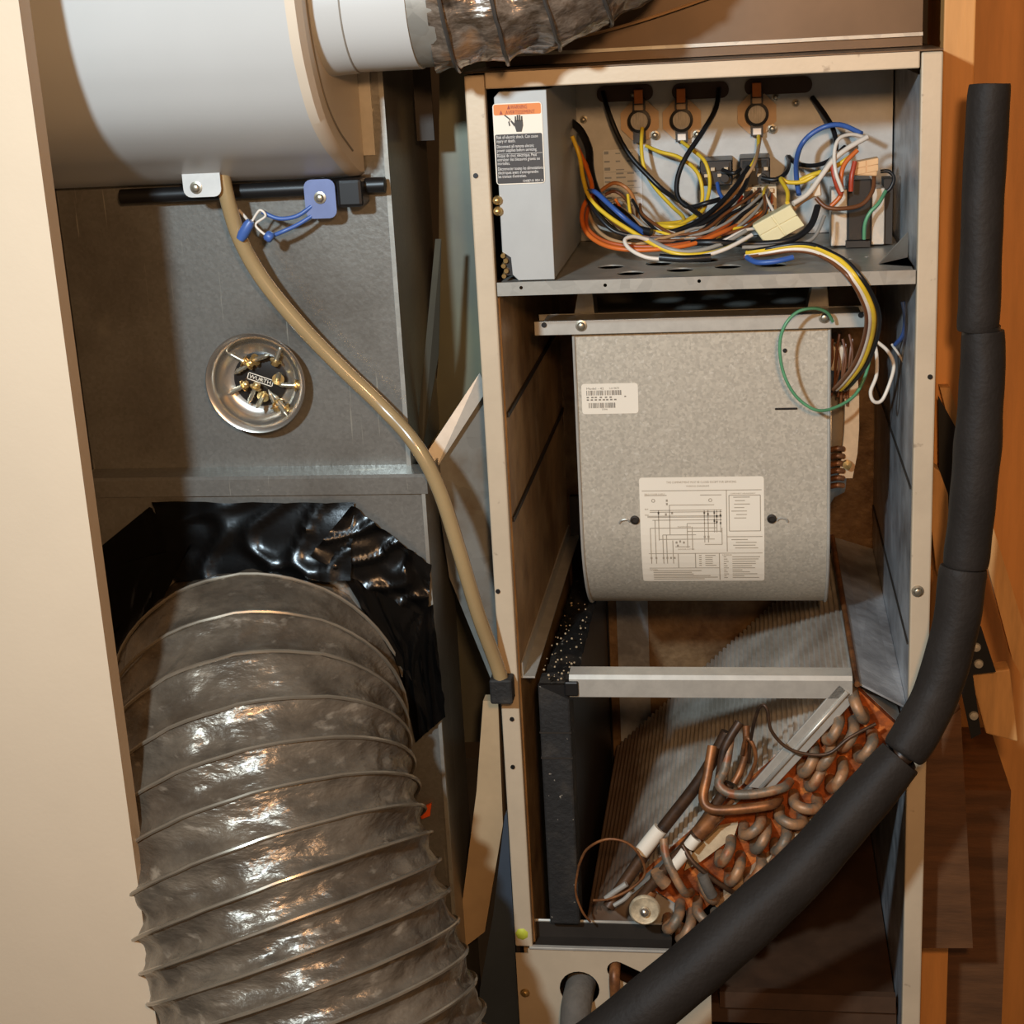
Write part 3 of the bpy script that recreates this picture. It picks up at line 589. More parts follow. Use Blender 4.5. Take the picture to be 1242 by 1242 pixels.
B().box(xr+.003, xr+.026, .20, .23, 1.285, 1.318, bev=.004).build('capacitor_clip', whites, blow)
b = B()
for k in range(8):
    p = P(1006+k*4, 405+(k % 3)*6, .2); b.tube([p, p+Vector((.004*(-1)**k, -.004, -.03)), p+Vector((-.006, -.002, -.06-.004*k))], .0018, 6, 4)
b.build('motor_leads', wm['brown'], blow, kind='stuff')
# labels on the scroll: f maps (x, s)
def on_scroll(eps): 
    def f(u, s):
        s = -s; y, z = prof(s); y2, z2 = prof(s+.001); n = Vector((0, (z2-z), -(y2-y))).normalized()
        if n.y > 0: n = -n
        return Vector((u, y, z))+n*eps
    return f
def s_of(px_, py_):
    best = None
    for k in range(600):
        s = smax*k/600*.75; y, z = prof(s); q = P(px_, py_, y)
        e = abs(q.z-z)
        if best is None or e < best[0]: best = (e, s, q.x)
        if best[0] < .0015 and e > best[0]*4: break
    return best[1], best[2]
def lay(b, outline, f):
    pass
sA, x0A = s_of(773, 579); sB, x1A = s_of(930, 704); _, x1A = s_of(927, 640); _, x0A = s_of(777, 645)
def strip_label(x0, x1, s0, s1, eps, name, m, parent):
    b = B(); f = on_scroll(eps); rc = .004; LL = s1-s0; ss = [rc*(1-math.cos(math.pi/2*k/6)) for k in range(7)]; ss = [s0+v for v in ss]+[s0+rc+(LL-2*rc)*k/14 for k in range(1, 14)]+[s1-v for v in ss[::-1]]
    rows = []
    for s in ss:
        ins = 0
        d = min(s-s0, s1-s)
        if d < rc: ins = rc-math.sqrt(max(0, rc*rc-(rc-d)**2))
        rows.append([b.bm.verts.new(f(x0+ins, -s)), b.bm.verts.new(f(x1-ins, -s))])
    for p, q in zip(rows, rows[1:]): b.bm.faces.new((p[0], p[1], q[1], q[0]))
    return b.build(name, m, parent)
wlab = strip_label(x0A, x1A, sA, sB, .0006, 'wiring_diagram_label', paper, blow)
f = on_scroll(.0010); w_, h_ = x1A-x0A, sB-sA
U = lambda u: x0A+u*w_
V = lambda v: -(sA+v*h_)
b = B()
def ln(u0, v0, u1, v1, t=.0005):
    if abs(u1-u0) > abs(v1-v0): rect_into(b, U(u0), U(u1), V(v0)-t, V(v0)+t, f)
    else: rect_into(b, U(u0)-t, U(u0)+t, V(v1), V(v0), f)
for a in ((.02, .115, .98, .115), (.70, .115, .70, .66), (.72, .16, .97, .16), (.72, .16, .72, .47), (.97, .16, .97, .47), (.72, .47, .97, .47), (.70, .52, .985, .52), (.06, .675, .985, .675), (.44, .675, .44, .83), (.635, .675, .635, .98), (.06, .83, .635, .83), (.30, .68, .30, .83),
          (.04, .155, .22, .155), (.49, .155, .66, .155), (.24, .24, .60, .24), (.08, .285, .66, .285), (.08, .30, .66, .30), (.06, .335, .66, .335), (.06, .345, .66, .345), (.10, .37, .66, .37), (.08, .44, .62, .44), (.38, .40, .62, .40), (.18, .50, .45, .50), (.15, .54, .60, .54), (.38, .47, .66, .47), (.08, .44, .08, .78), (.12, .37, .12, .78), (.15, .285, .15, .55), (.21, .50, .21, .78), (.24, .24, .24, .50), (.18, .50, .18, .78), (.38, .40, .38, .62), (.42, .43, .42, .64), (.52, .285, .52, .57), (.55, .285, .55, .57), (.60, .285, .60, .48), (.62, .285, .62, .48), (.65, .285, .65, .48), (.26, .55, .26, .78), (.52, .59, .66, .59), (.66, .44, .66, .59), (.28, .61, .40, .61)): ln(*a)
for (u, v) in ((.11, .20), (.57, .20)):
    for k in range(12):
        t0, t1 = 2*math.pi*k/12, 2*math.pi*(k+1)/12; r0, r1 = .0016, .0026
        b.bm.faces.new([b.bm.verts.new(f(U(u)+r*math.cos(t), V(v)+r*math.sin(t))) for r, t in ((r0, t0), (r1, t0), (r1, t1), (r0, t1))])
for (u, v) in ((.22, .20), (.22, .23), (.15, .31), (.21, .32), (.26, .31), (.52, .31), (.55, .32), (.60, .31), (.62, .34), (.65, .33), (.60, .38), (.62, .39), (.65, .40), (.52, .52), (.55, .52), (.08, .72), (.12, .72), (.18, .72), (.21, .72), (.24, .72), (.27, .72), (.29, .57), (.32, .56), (.35, .57), (.30, .60)): rect_into(b, U(u)-.0012, U(u)+.0012, V(v)-.0016, V(v)+.0016, f)
for k in range(34):
    v = .70+.0082*k if k < 17 else .70
for k in range(11):
    v = .715+k*.024; rect_into(b, U(.67), U(.69+.01*(k % 3)), V(v), V(v)+.0012, f); rect_into(b, U(.74), U(.80+.17*random.random()), V(v), V(v)+.0012, f)
for k in range(6):
    v = .70+k*.021; rect_into(b, U(.47), U(.49), V(v), V(v)+.0012, f); rect_into(b, U(.52), U(.56+.05*random.random()), V(v), V(v)+.0012, f)
for k in range(6): rect_into(b, U(.09), U(.40+.22*random.random()), V(.865+k*.021), V(.865+k*.021)+.0013, f)
for k in range(7): rect_into(b, U(.73+.05*random.random()), U(.82+.12*random.random()), V(.18+k*.03), V(.18+k*.03)+.0011, f)
for k in range(4): rect_into(b, U(.73+.05*random.random()), U(.86+.1*random.random()), V(.55+k*.026), V(.55+k*.026)+.0011, f)
text_into(b, 'THIS COMPARTMENT MUST BE CLOSED EXCEPT FOR SERVICING', U(.5), V(.052), .0042, f, 'CENTER', width=w_*.56)
text_into(b, 'WIRING DIAGRAM', U(.47), V(.085), .0036, f, 'CENTER'); text_into(b, 'NOTES:', U(.06), V(.858), .0034, f); text_into(b, 'LEGEND', U(.66), V(.70), .0034, f)
text_into(b, 'FIELD POWER SUPPLY', U(.04), V(.150), .0028, f); text_into(b, 'INDOOR MOTOR', U(.30), V(.64), .0028, f); text_into(b, 'BLK', U(.04), V(.28), .0028, f); text_into(b, 'RED', U(.04), V(.33), .0028, f); text_into(b, 'TRANSFORMER', U(.30), V(.435), .0026, f); text_into(b, 'COMPONENT ARRANGEMENT', U(.73), V(.15), .0024, f)
b.build('printing', mat('faded_ink', (164, 152, 134), 0, .6), wlab)
s0, x0 = s_of(704, 466); s1, x1 = s_of(774, 501); _, x1 = s_of(774, 480)
slab = strip_label(x0+.001, x1, s0, s1, .0006, 'bar_code_label', paper, blow)
b = B(); w2, h2 = x1-x0, s1-s0
random.seed(9)
for (v0, v1, u0, u1) in ((.22, .38, .10, .72), (.63, .80, .13, .58)):
    u = u0
    while u < u1:
        t = random.choice((.008, .012, .02)); rect_into(b, x0+w2*u, x0+w2*(u+t), -(s0+h2*v1), -(s0+h2*v0), f); u += t+random.choice((.010, .014, .02))
text_into(b, 'Model - 42', x0+w2*.10, -(s0+h2*.19), .0042, f, width=w2*.30); text_into(b, 'Lot 0675', x0+w2*.50, -(s0+h2*.18), .0036, f, width=w2*.17)
for v_, us in ((.47, (.10, .18, .24, .33, .42, .50)), (.55, (.10, .17, .24, .31, .38, .44, .51, .58))):
    for u_ in us: rect_into(b, x0+w2*u_, x0+w2*(u_+.04), -(s0+h2*v_), -(s0+h2*(v_-.045)), f)
rect_into(b, x0+w2*.76, x0+w2*.79, -(s0+h2*.45), -(s0+h2*.41), f); text_into(b, '57606', x0+w2*.36, -(s0+h2*.87), .003, f)
b.build('printing', inkm, slab)
for q, sg in (((770, 630), -1), ((936, 629), 1)):
    s_, x_ = s_of(*q); y, z = prof(s_); B().lathe((x_, y-.001, z), (0, -1, -.1), [(.0062, 0), (.0062, .002), (.004, .0028), (.004, .0005), (0, .0005)], 16).build('bolt', dark, blow)
    b = B(); b.tube([(x_+sg*.007, y-.001, z-.003), (x_+sg*.010, y-.003, z+.001), (x_+sg*.018, y-.003, z), (x_+sg*.021, y-.001, z-.005)], .0014, 6, 4); b.build('spring_clip', steelw, blow)

# ------------------------------------------------------------------ filter rack (black)
rk = thing('filter_rack', (-.255, .3, .45), 'black foam covered upright rack against left liner, speckled with debris', 'rack')
fl, fr = -.274, -.2335
b = B(); b.box(fl, fr, .012, .055, .576, .925, bev=.003); b.build('front_post', blackd, rk)
b = B(); b.grid(lambda u, v: Vector((fl+.004+(fr+.002-fl)*v, .02+.57*u, .918+.010*mnoise.noise(Vector((u*30, v*4, 0)))+.006*math.sin(v*3.1))), 60, 6, thick=.004); b.build('top_gasket', blackd, rk)
B().box(fl+.004, fr-.004, .055, .59, .45, .912).build('side_sheet', black, rk)
b = B(); random.seed(5)
for k in range(70):
    x_, y_ = random.uniform(fl+.004, fr+.004), abs(random.gauss(0, .16))+.02
    if y_ > .58: continue
    r = random.uniform(.0006, .0018); bmesh.ops.create_icosphere(b.bm, subdivisions=1, radius=r, matrix=Matrix.Translation((x_, y_, .929+random.uniform(-.003, .004))))
b.build('debris', mat('pale_debris', (170, 150, 120), 0, .8, .3, 80), rk, kind='stuff')
for zz in (.858, .822): B().box(fl-.0005, fr+.0005, .0112, .02, zz-.001, zz+.001).build('post_seam', dark, rk)
B().prism([(fl, .011, .925), (fr, .011, .925), (fr+.008, .011, .913), (fr+.008, .011, .905), (fr, .011, .905)], (0, .006, 0)).build('corner_cap', black, rk)
# pale foil strip standing in for the patch of light on the back panel
a, c = P(748, 750, .608), P(792, 950, .608)
B().box(a.x, c.x, .6085, .6115, c.z-.04, a.z+.12).build('lit_foil_patch', linerb, cab)
B().box(XL+.03, -.2355, .600, .6115, .30, 1.0).build('shaded_void_sheet', black, cab)  # black sheet put in for the shaded void beside the rack

# ------------------------------------------------------------------ evaporator coil
ang = math.radians(44.5); cu, su = math.cos(ang), math.sin(ang)
A0 = Vector((-.187, 0, .606)); ux = Vector((cu, 0, su)); nx = Vector((-su, 0, cu))
def K(u, n, y): p = A0+ux*u+nx*n; return Vector((p.x, y, p.z))
coil = thing('evaporator_coil', (-.02, .3, .45), 'slanted evaporator coil with rusty end plate and copper bends', 'coil')
u0c, u1c, thk = -.060, .442, .083
b = B(); nr = 54; ring = []
for i in range(nr):
    ua = u0c+(u1c-u0c)*i/nr; du = (u1c-u0c)/nr
    ring += [(ua, -.005), (ua+du*.3, 0), (ua+du*.55, 0), (ua+du*.8, -.005)]
ring += [(u1c, -.004), (u1c, -thk), (u0c, -thk)]
b.prism([K(u, n, .045) for u, n in ring], (0, .545, 0)); b.build('fin_pack', fin, coil, kind='stuff')
B().prism([K(.045, -.002, .028), K(u1c, -.002, .028), K(u1c, -thk-.008, .028), K(.062, -thk-.008, .028)], (0, .016, 0)).build('end_plate', rust, coil, label='rust covered end plate')
B().prism([K(.03, -.0015, .016), K(u1c-.01, -.0015, .016), K(u1c-.01, -.006, .016), K(.03, -.006, .016)], (0, .012, 0)).build('upper_flange', steel, coil)
B().prism([K(.10, -thk-.004, .008), K(u1c, -thk-.004, .008), K(u1c, -thk-.018, .008), K(.10, -thk-.018, .008)], (0, .02, 0), bev=.001).build('lower_flange', mat('rust_streaked_flange', (206, 186, 156), .1, .6, .2, 20, c2=(150, 110, 70)), coil)
# pale flat bar
pb = [P(1018, 830, .004), P(1038, 848, .004), P(936, 958, .004), P(908, 955, .004)]
b = B(); b.prism(pb, (0, .004, 0), bev=.0008); b.build('flat_bar', steelw, coil)
mid1, mid2 = (pb[0]+pb[1])/2, (pb[2]+pb[3])/2
B().tube([mid1+Vector((0, -.001, 0)), mid2+Vector((0, -.001, 0))], .003, 6, 1).build('bar_rib', steelw, coil)
ub = [(970, 190, 60), (1025, 215, 60), (1090, 255, 55), (880, 310, 60), (905, 360, 60), (985, 365, 60), (870, 460, -10), (815, 515, -15), (675, 545, 40), (705, 590, 60), (575, 640, 60), (780, 600, 60), (610, 710, 60), (685, 710, 55), (385, 885, 55), (515, 775, -60), (430, 920, 60), (505, 870, -40), (1065, 110, -65), (940, 290, 55), (745, 675, 60)]
for cx, cy, an in ub:
    p = P(690+cx*.330, 820+cy*.330, .012); t = math.radians(an); d = Vector((math.cos(t), 0, math.sin(t)))
    pts = [p-d*.0148+Vector((0, .02, 0)), p-d*.0148+Vector((0, -.006, 0))]+[p+d*(-.0148*math.cos(k))+Vector((0, -.006-.0148*math.sin(k), 0)) for k in (.5, 1.05, 1.57, 2.09, 2.64)]+[p+d*.0148+Vector((0, -.006, 0)), p+d*.0148+Vector((0, .02, 0))]
    B().tube(pts, .0073, 10, 3).build('return_bend', ubm, coil)
def pipe(name, pts, r, m, lab=None): return B().tube([P(*q) for q in pts], r, 12, 5).build(name, m, coil, label=lab)
pipe('suction_header', [(738, 1100, .0), (760, 1067, .015), (800, 1010, .03), (850, 945, .04), (882, 888, .05)], .0085, copperd, 'dark brown header pipe')
sh = pipe('header_sticker', [(778, 1034, .0215), (789, 1020, .0243), (801, 1005, .0275)], .0105, paper, 'white paper wrap')
pipe('liquid_header', [(770, 1098, -.005), (800, 1062, .0), (835, 1022, .005), (862, 985, .01), (885, 950, .015)], .007, copperd)
pipe('pipe_sticker', [(817, 1050, -.001), (825, 1041, 0), (833, 1031, .001)], .0085, paper)
pipe('pipe_sticker', [(836, 1026, .002), (840, 1021, .002), (844, 1016, .003)], .0085, paper)
pipe('valve_body', [(846, 1012, .002), (858, 1000, .004), (872, 985, .006)], .0105, copper)
pipe('long_bend', [(864, 905, .03), (858, 940, .01), (853, 968, -.004), (862, 981, -.012), (890, 982, -.014), (935, 976, -.008), (945, 968, .012)], .0065, copper, 'bright copper long bend')
pipe('long_bend', [(886, 890, .03), (880, 930, .01), (872, 950, -.004), (885, 962, -.012), (915, 963, -.014), (948, 956, -.008), (958, 948, .012)], .0062, ubm, 'grey long bend')
pipe('short_tube', [(897, 876, .03), (880, 905, .02), (874, 935, .012), (872, 950, .005)], .006, copperd)
pipe('short_tube', [(905, 880, .03), (905, 910, .02), (898, 935, .012), (890, 950, .005)], .005, copper)
pipe('capillary_tube', [(908, 925, .02), (911, 895, .0), (918, 865, -.01), (925, 855, -.015), (931, 862, -.018), (935, 885, -.02), (952, 905, -.02), (975, 914, -.02), (1005, 914, -.02), (1030, 895, -.015), (1062, 878, -.005)], .0022, copperd, 'thin brown capillary')
pipe('capillary_tube', [(905, 950, .005), (916, 925, .0), (914, 905, .0), (905, 895, .005), (900, 915, .01)], .0026, copper)
pipe('capillary_tube', [(702, 1050, .0), (712, 1030, -.005), (735, 1018, -.01), (760, 1022, -.01), (776, 1038, -.01), (782, 1060, -.008), (765, 1078, -.01), (740, 1090, -.01), (720, 1092, -.005)], .0018, copper, 'thin looped capillary')
pipe('capillary_tube', [(702, 1050, .0), (698, 1080, .0), (706, 1105, .0), (716, 1118, .005)], .0016, copper)
pipe('feeder_tube', [(805, 1018, .01), (808, 1040, -.004), (818, 1062, -.012), (830, 1082, -.014), (838, 1082, .012)], .0058, ubm)
pipe('feeder_tube', [(828, 1025, .0), (840, 1045, -.01), (862, 1064, -.014), (885, 1080, -.01), (895, 1084, .012)], .0034, copperd)
pipe('feeder_tube', [(852, 1060, -.014), (858, 1075, -.016), (864, 1086, -.014)], .0075, foamg)
pipe('sensor_tube', [(797, 1056, -.004), (800, 1064, -.004), (808, 1073, -.004)], .009, ubm)
pipe('mesh_tube', [(735, 1090, -.006), (745, 1082, -.006), (760, 1072, -.006)], .004, steelw)
pipe('mesh_tube', [(745, 1098, -.008), (758, 1090, -.008), (765, 1082, -.008)], .003, steelw)
for k in range(4): pipe('stub_tube', [(866+k*5, 1000-k*7, -.003), (874+k*5, 992-k*7, -.006)], .003, copper)
pb_ = [(835, 1040), (872, 1005), (895, 1000), (890, 1015), (850, 1045), (830, 1056)]
B().prism([P(x, y, .018) for x, y in pb_], (0, .009, 0)).build('bare_plate_patch', mat('pale_scale', (206, 184, 150), .1, .7, .2, 40), coil)
p = P(782, 1103, -.012)
kn = B(); kn.lathe(p, (.05, -1, .15), [(0, -.004), (.018, -.004), (.0205, 0), (.0205, .003), (.018, .005), (.016, .004), (0, .004)], 32); kn = kn.build('distributor_cap', mat('pitted_pale_metal', (196, 180, 150), .3, .5, .3, 60, .3, 80), coil, label='round pitted cap')
B().lathe(p+Vector((0, -.005, 0)), (.05, -1, .15), [(.007, 0), (.0065, .004), (.004, .008), (0, .0085)], 14).build('cap_nut', shaft, kn)
pipe('distributor_neck', [(790, 1080, .0), (784, 1092, -.004), (782, 1102, -.008)], .009, copper)
for q in ((822, 860), (811, 875), (803, 888), (788, 905)):
    p = P(*q, .575); b = B(); b.box(p.x-.012, p.x+.012, p.y-.006, p.y+.004, p.z-.003, p.z+.008, rot=Matrix.Rotation(-ang, 3, 'Y'), bev=.001); b.build('rear_tab', rust, coil)

# ------------------------------------------------------------------ insulated suction line
sl = thing('insulated_suction_line', (.27, -.1, 0.3), 'thick black foam insulated refrigerant pipe sweeping across lower right', 'pipe')
path = [(1200, 110, -.03, .023), (1192, 250, -.035, .0225), (1187, 392, -.04, .0235), (1193, 408, -.04, .024), (1186, 540, -.05, .0265), (1172, 678, -.06, .0260), (1168, 692, -.062, .0275), (1157, 770, -.072, .0272), (1136, 840, -.085, .0272), (1114, 884, -.105, .0275), (1096, 912, -.115, .0265), (1086, 926, -.12, .0275), (985, 1042, -.16, .0325), (912, 1112, -.19, .0345), (840, 1176, -.22, .0355), (748, 1252, -.25, .036), (660, 1320, -.27, .037)]
segs = [(0, 3), (3, 6), (6, 11), (11, 17)]
for a, c in segs:
    pts = [P(*q[:3]) for q in path[a:c]]; rs = [q[3] for q in path[a:c]]
    # rounded ends
    d0 = (pts[1]-pts[0]).normalized(); d1 = (pts[-1]-pts[-2]).normalized()
    pts = [pts[0]-d0*.003]+[pts[0]+d0*.004]+pts[1:-1]+[pts[-1]-d1*.004]+[pts[-1]+d1*.003]
    rs = [rs[0]*.86, rs[0]]+rs[1:-1]+[rs[-1], rs[-1]*.86]
    b = B(); b.tube(pts, rs, 28, 12)
    for v in b.bm.verts: v.co += v.co.normalized()*0+Vector((mnoise.noise(v.co*22), mnoise.noise(v.co*22+Vector((9, 0, 0))), mnoise.noise(v.co*22+Vector((0, 7, 0)))))*.0016
    b.build('foam_sleeve', foam, sl)
b = B(); b.tube([P(*q[:3]) for q in path], .013, 12, 6); b.build('inner_pipe', copperd, sl)
for q in ((1190, 400, -.04), (1091, 919, -.1175)):
    p = P(*q); b = B(); d = (P(q[0], q[1]+10, q[2])-P(q[0], q[1]-10, q[2])) if q[0] > 1150 else (P(q[0]-10, q[1]+10, q[2])-P(q[0]+10, q[1]-10, q[2]))
    b.lathe(p-d.normalized()*.004, d, [(.016, 0), (.0215, 0), (.0215, .008), (.016, .008)], 24); b.build('cable_tie', black, sl)
# stub in the panel hole and slot pipe
b = B(); b.tube([h1+Vector((.004, .06, .0)), h1+Vector((-.002, .0, -.010)), h1+Vector((-.004, -.03, -.03)), h1+Vector((-.004, -.045, -.10))], .0205, 20, 8)
b.build('foam_pipe_stub', foamg, None, 'worn grey foam pipe stub coming out of round hole in lower panel', 'pipe')
b = B(); p = P(746, 1178, 0); b.tube([p+Vector((0, .05, .012)), p+Vector((0, .002, .004)), p+Vector((0, -.012, -.010)), p+Vector((.001, -.014, -.05))], .0075, 12, 6)
b.build('liquid_line', copper, None, 'short copper pipe coming out of the slotted hole', 'pipe')

# ------------------------------------------------------------------ left sheet metal plenum
PL, PR = -.842, -.416
ple = thing('sheet_metal_plenum', (-.62, .25, 0.02), 'galvanised sheet metal plenum with flanged joint behind magnetic bowl', 'duct')
B().box(PL, PR, 0, .24, 1.217, 1.95).build('upper_box', galv, ple)
B().box(PR-.0045, PR+.001, -.003, .0, 1.222, 1.95).build('corner_seam', steel, ple)
B().box(PL-.012, PL+.014, -.006, .3, 1.20, 1.95).build('corner_seam', dark, ple)
CB = -.03
B().box(-.835, -.395, CB, .12, .05, 1.197).build('lower_box', galv, ple)
b = B(); b.prism([(0, CB-.004, 1.196), (0, CB-.004, 1.217), (0, CB-.001, 1.2205), (0, .0, 1.224), (0, .0, 1.196)], (1, 0, 0))
for v in b.bm.verts: v.co.x = -.838 if v.co.x < .5 else -.392
b.build('drive_flange', galv, ple)
b = B(); b.box(-.392, -.390, CB-.004, .10, 1.196, 1.2195); b.build('side_flange', galv, ple)
B().box(-.398, -.3935, CB-.003, CB+.003, .06, 1.196).build('corner_seam', steel, ple)
# tape
YT = CB-.004
def tape(corners, seed, lift=(0, 0, 0, 0), amp=.004, nu=30, nv=20, jag=.003):
    c = [P(x, y, YT)+Vector((0, -l, 0)) for (x, y), l in zip(corners, lift)]
    def f(u, v):
        p = (c[0]*(1-u)+c[1]*u)*(1-v)+(c[3]*(1-u)+c[2]*u)*v
        w = mnoise.noise(Vector((u*2+seed*7, v*2, seed)))
        fold = mnoise.noise(Vector((u*3.2+v*1.4+seed, v*1.1-u*.6, seed*3)))
        ridge = math.exp(-(fold/.07)**2)
        e = jag*mnoise.noise(Vector((u*9+seed, v*9, 3))) if (u in (0, 1) or v in (0, 1)) else 0
        return p+Vector((e, -.0015-abs(w)*amp-ridge*amp*.9, e*.7))
    b = B(); b.grid(f, nu, nv, thick=.0006); return b.build('tape_strip', tapem, ple)
tape([(186, 607), (430, 609), (432, 694), (222, 696)], 1, (0, 0, .03, .025), .006)
tape([(116, 668), (182, 614), (232, 664), (128, 778)], 2, (.001, .001, .012, .01), .002)
tape([(428, 611), (524, 684), (520, 748), (384, 664)], 3, (.002, .001, .004, .03), .006)
tape([(470, 750), (526, 732), (541, 868), (506, 896)], 4, (.006, .002, .001, .006), .004)
tape([(408, 672), (500, 722), (520, 846), (478, 790)], 6, (.02, .003, .003, .012), .003)
tape([(120, 690), (236, 655), (168, 800), (128, 840)], 5, (.001, .02, .03, .0), .003)
B().prism([P(x, y, CB-.002) for x, y in ((508, 980), (524, 973), (522, 988), (512, 992))], (0, -.004, 0)).build('orange_scrap', orangetag, ple, label='orange tape scrap')

# ------------------------------------------------------------------ flexible duct
R0 = .186
def spine(n):
    ctl = [(-.622, -.024, .930), (-.619, -.07, .926), (-.602, -.14, .89), (-.572, -.21, .81), (-.535, -.26, .71), (-.497, -.305, .60), (-.455, -.345, .48), (-.405, -.38, .34), (-.36, -.40, .20)]
    c = [Vector(v) for v in ctl]; out = []
    for i in range(len(c)-1):
        p0, p1, p2, p3 = c[max(i-1, 0)], c[i], c[i+1], c[min(i+2, len(c)-1)]
        for k in range(n):
            t = k/n; out.append(.5*((2*p1)+(p2-p0)*t+(2*p0-5*p1+4*p2-p3)*t*t+(3*p1-p0-3*p2+p3)*t**3))
    return out+[c[-1]]
def ribbed(name, label, spn, R, pitch, amp, m, mw, wr, crinkle, N=96, first=None):
    acc = [0]
    for a, c in zip(spn, spn[1:]): acc.append(acc[-1]+(c-a).length)
    tot = acc[-1]; steps = int(tot/pitch*12); 
    def at(s):
        for i in range(len(acc)-1):
            if acc[i+1] >= s or i == len(acc)-2:
                t = (s-acc[i])/(acc[i+1]-acc[i]); p = spn[i].lerp(spn[i+1], t); return p
    base = thing(name, (spn[len(spn)//2].x, spn[len(spn)//2].y, min(p.z for p in spn)-R if False else spn[-1].z), label, 'duct')
    frames = []; up = None
    for k in range(steps+1):
        s = tot*k/steps; p = at(s); t = (at(min(s+.03, tot))-at(max(s-.03, 0))).normalized()
        if up is None: up = first or t.orthogonal().normalized()
        up = (up-t*up.dot(t)).normalized(); frames.append((s, p, up.copy(), t.cross(up), t))
    b = B(); rings = []
    for s, p, u_, w_, t in frames:
        ring = []
        for k in range(N):
            th = 2*math.pi*k/N; ph = (s/pitch-k/N) % 1.0
            q = p+R*(math.cos(th)*u_+math.sin(th)*w_)
            sag = math.sin(math.pi*ph); sag = sag**.7
            cr_ = mnoise.fractal(Vector((q.x*16, q.y*16, q.z*24)), .7, 2.2, 3)
            cr2 = mnoise.noise(Vector((math.cos(th)*6, math.sin(th)*6, s*30)))
            r = R-amp*sag*(1+.35*cr2)+crinkle*cr_*sag
            ring.append(b.bm.verts.new(p+r*(math.cos(th)*u_+math.sin(th)*w_)))
        rings.append(ring)
    for a, c in zip(rings, rings[1:]):
        for k in range(N): b.bm.faces.new((a[k], a[(k+1) % N], c[(k+1) % N], c[k])).smooth = True
    b.build('duct_film', m, base)
    b = B(); pts = []; turns = int(tot/pitch)
    for k in range(turns*56):
        s = (k/56)*pitch; th = 2*math.pi*(k/56)
        i = min(int(s/tot*steps), steps); _, p, u_, w_, t = frames[i]; p = at(s); pts.append(p+(R+wr*.3)*(math.cos(th)*u_+math.sin(th)*w_))
    b.tube(pts, wr, 6, 1); b.build('spiral_wire', mw, base)
    return base
ribbed('flexible_duct', 'large ribbed flexible duct curving down out of the plenum', spine(12), R0, .036, .009, duct, ductw, .0024, .006, 144, Vector((0, 0, 1)))

# ------------------------------------------------------------------ humidifier
XH = -.444
hum = thing('humidifier', (-.7, -.14, 1.577), 'white rounded humidifier mounted on plenum at upper left', 'humidifier')
hp = [(-.004, 1.577), (-.022, 1.578), (-.050, 1.586), (-.092, 1.603), (-.125, 1.617), (-.155, 1.634), (-.178, 1.651), (-.196, 1.670), (-.211, 1.692), (-.224, 1.716), (-.234, 1.745), (-.241, 1.785), (-.243, 1.83), (-.238, 1.88), (-.225, 1.93), (-.004, 1.93)]
def refine(q, n=5):
    out = []
    for i in range(len(q)-1):
        p0, p1, p2, p3 = [Vector(q[max(0, min(len(q)-1, i+k))]) for k in (-1, 0, 1, 2)]
        for k in range(n):
            t = k/n; v = .5*((2*p1)+(p2-p0)*t+(2*p0-5*p1+4*p2-p3)*t*t+(3*p1-p0-3*p2+p3)*t**3); out.append((v.x, v.y))
    return out+[q[-1]]
hp = [hp[0]]+refine(hp[1:-1])+[hp[-1]]
b = B(); b.prism([(XH-.014, y, z) for y, z in hp], (-.58, 0, 0), bev=.0)
for f_ in b.bm.faces: f_.smooth = len(f_.verts) == 4
b.build('cover', white, hum)
hi = [(y*.93-.002, 1.583+(z-1.578)*.97) for y, z in hp]
b = B()
ra_ = [b.bm.verts.new((XH-.014, y, z)) for y, z in hp]; rb_ = [b.bm.verts.new((XH-.004, y*.99-.001, 1.579+(z-1.578)*.995)) for y, z in hp]; rc_ = [b.bm.verts.new((XH, y, z)) for y, z in hi]
for A_, B_ in ((ra_, rb_), (rb_, rc_)):
    for k in range(len(A_)): b.bm.faces.new((A_[k], A_[(k+1) % len(A_)], B_[(k+1) % len(A_)], B_[k])).smooth = True
b.bm.faces.new(rc_); b.build('end_cap', whites, hum)
# end cap seam
B().tube([(XH+.0005, y*.86-.002, 1.597+(z-1.578)*.93) for y, z in hp[8:56:4]], .0012, 6, 4).build('cap_seam', inkm, hum)
B().box(XH-.01, XH+.014, -.0045, -.0005, 1.60, 1.93).build('back_flange', steelw, hum)
for q, m_, w in (((245, 224), bracketw, .0225), ((389, 246), bracketb, .0185)):
    y = -.066 if m_ is bracketw else -.036; p = P(*q, y)
    h = .022 if m_ is bracketw else .027
    tb = plate(rrect(p.x-w, p.x+w, p.z-(.014 if m_ is bracketw else .018), p.z+h, .009), [], .0018, lambda u, v, w_: (u, y+w_, v)).build('mounting_tab', m_, hum, label='white mounting tab' if m_ is bracketw else 'bluish mounting tab')
    screw(tb, p+Vector((-.007 if m_ is bracketw else .0, -.001, -.003 if m_ is bracketw else .006)), (0, -1, 0), .0048)
b = B(); b.cyl((-.74, -.018, 1.565), (-.418, -.018, 1.567), .009, 14); b.build('water_tube', black, hum)
B().box(-.47, -.44, -.045, -.005, 1.545, 1.577, bev=.004).build('solenoid', black, hum)
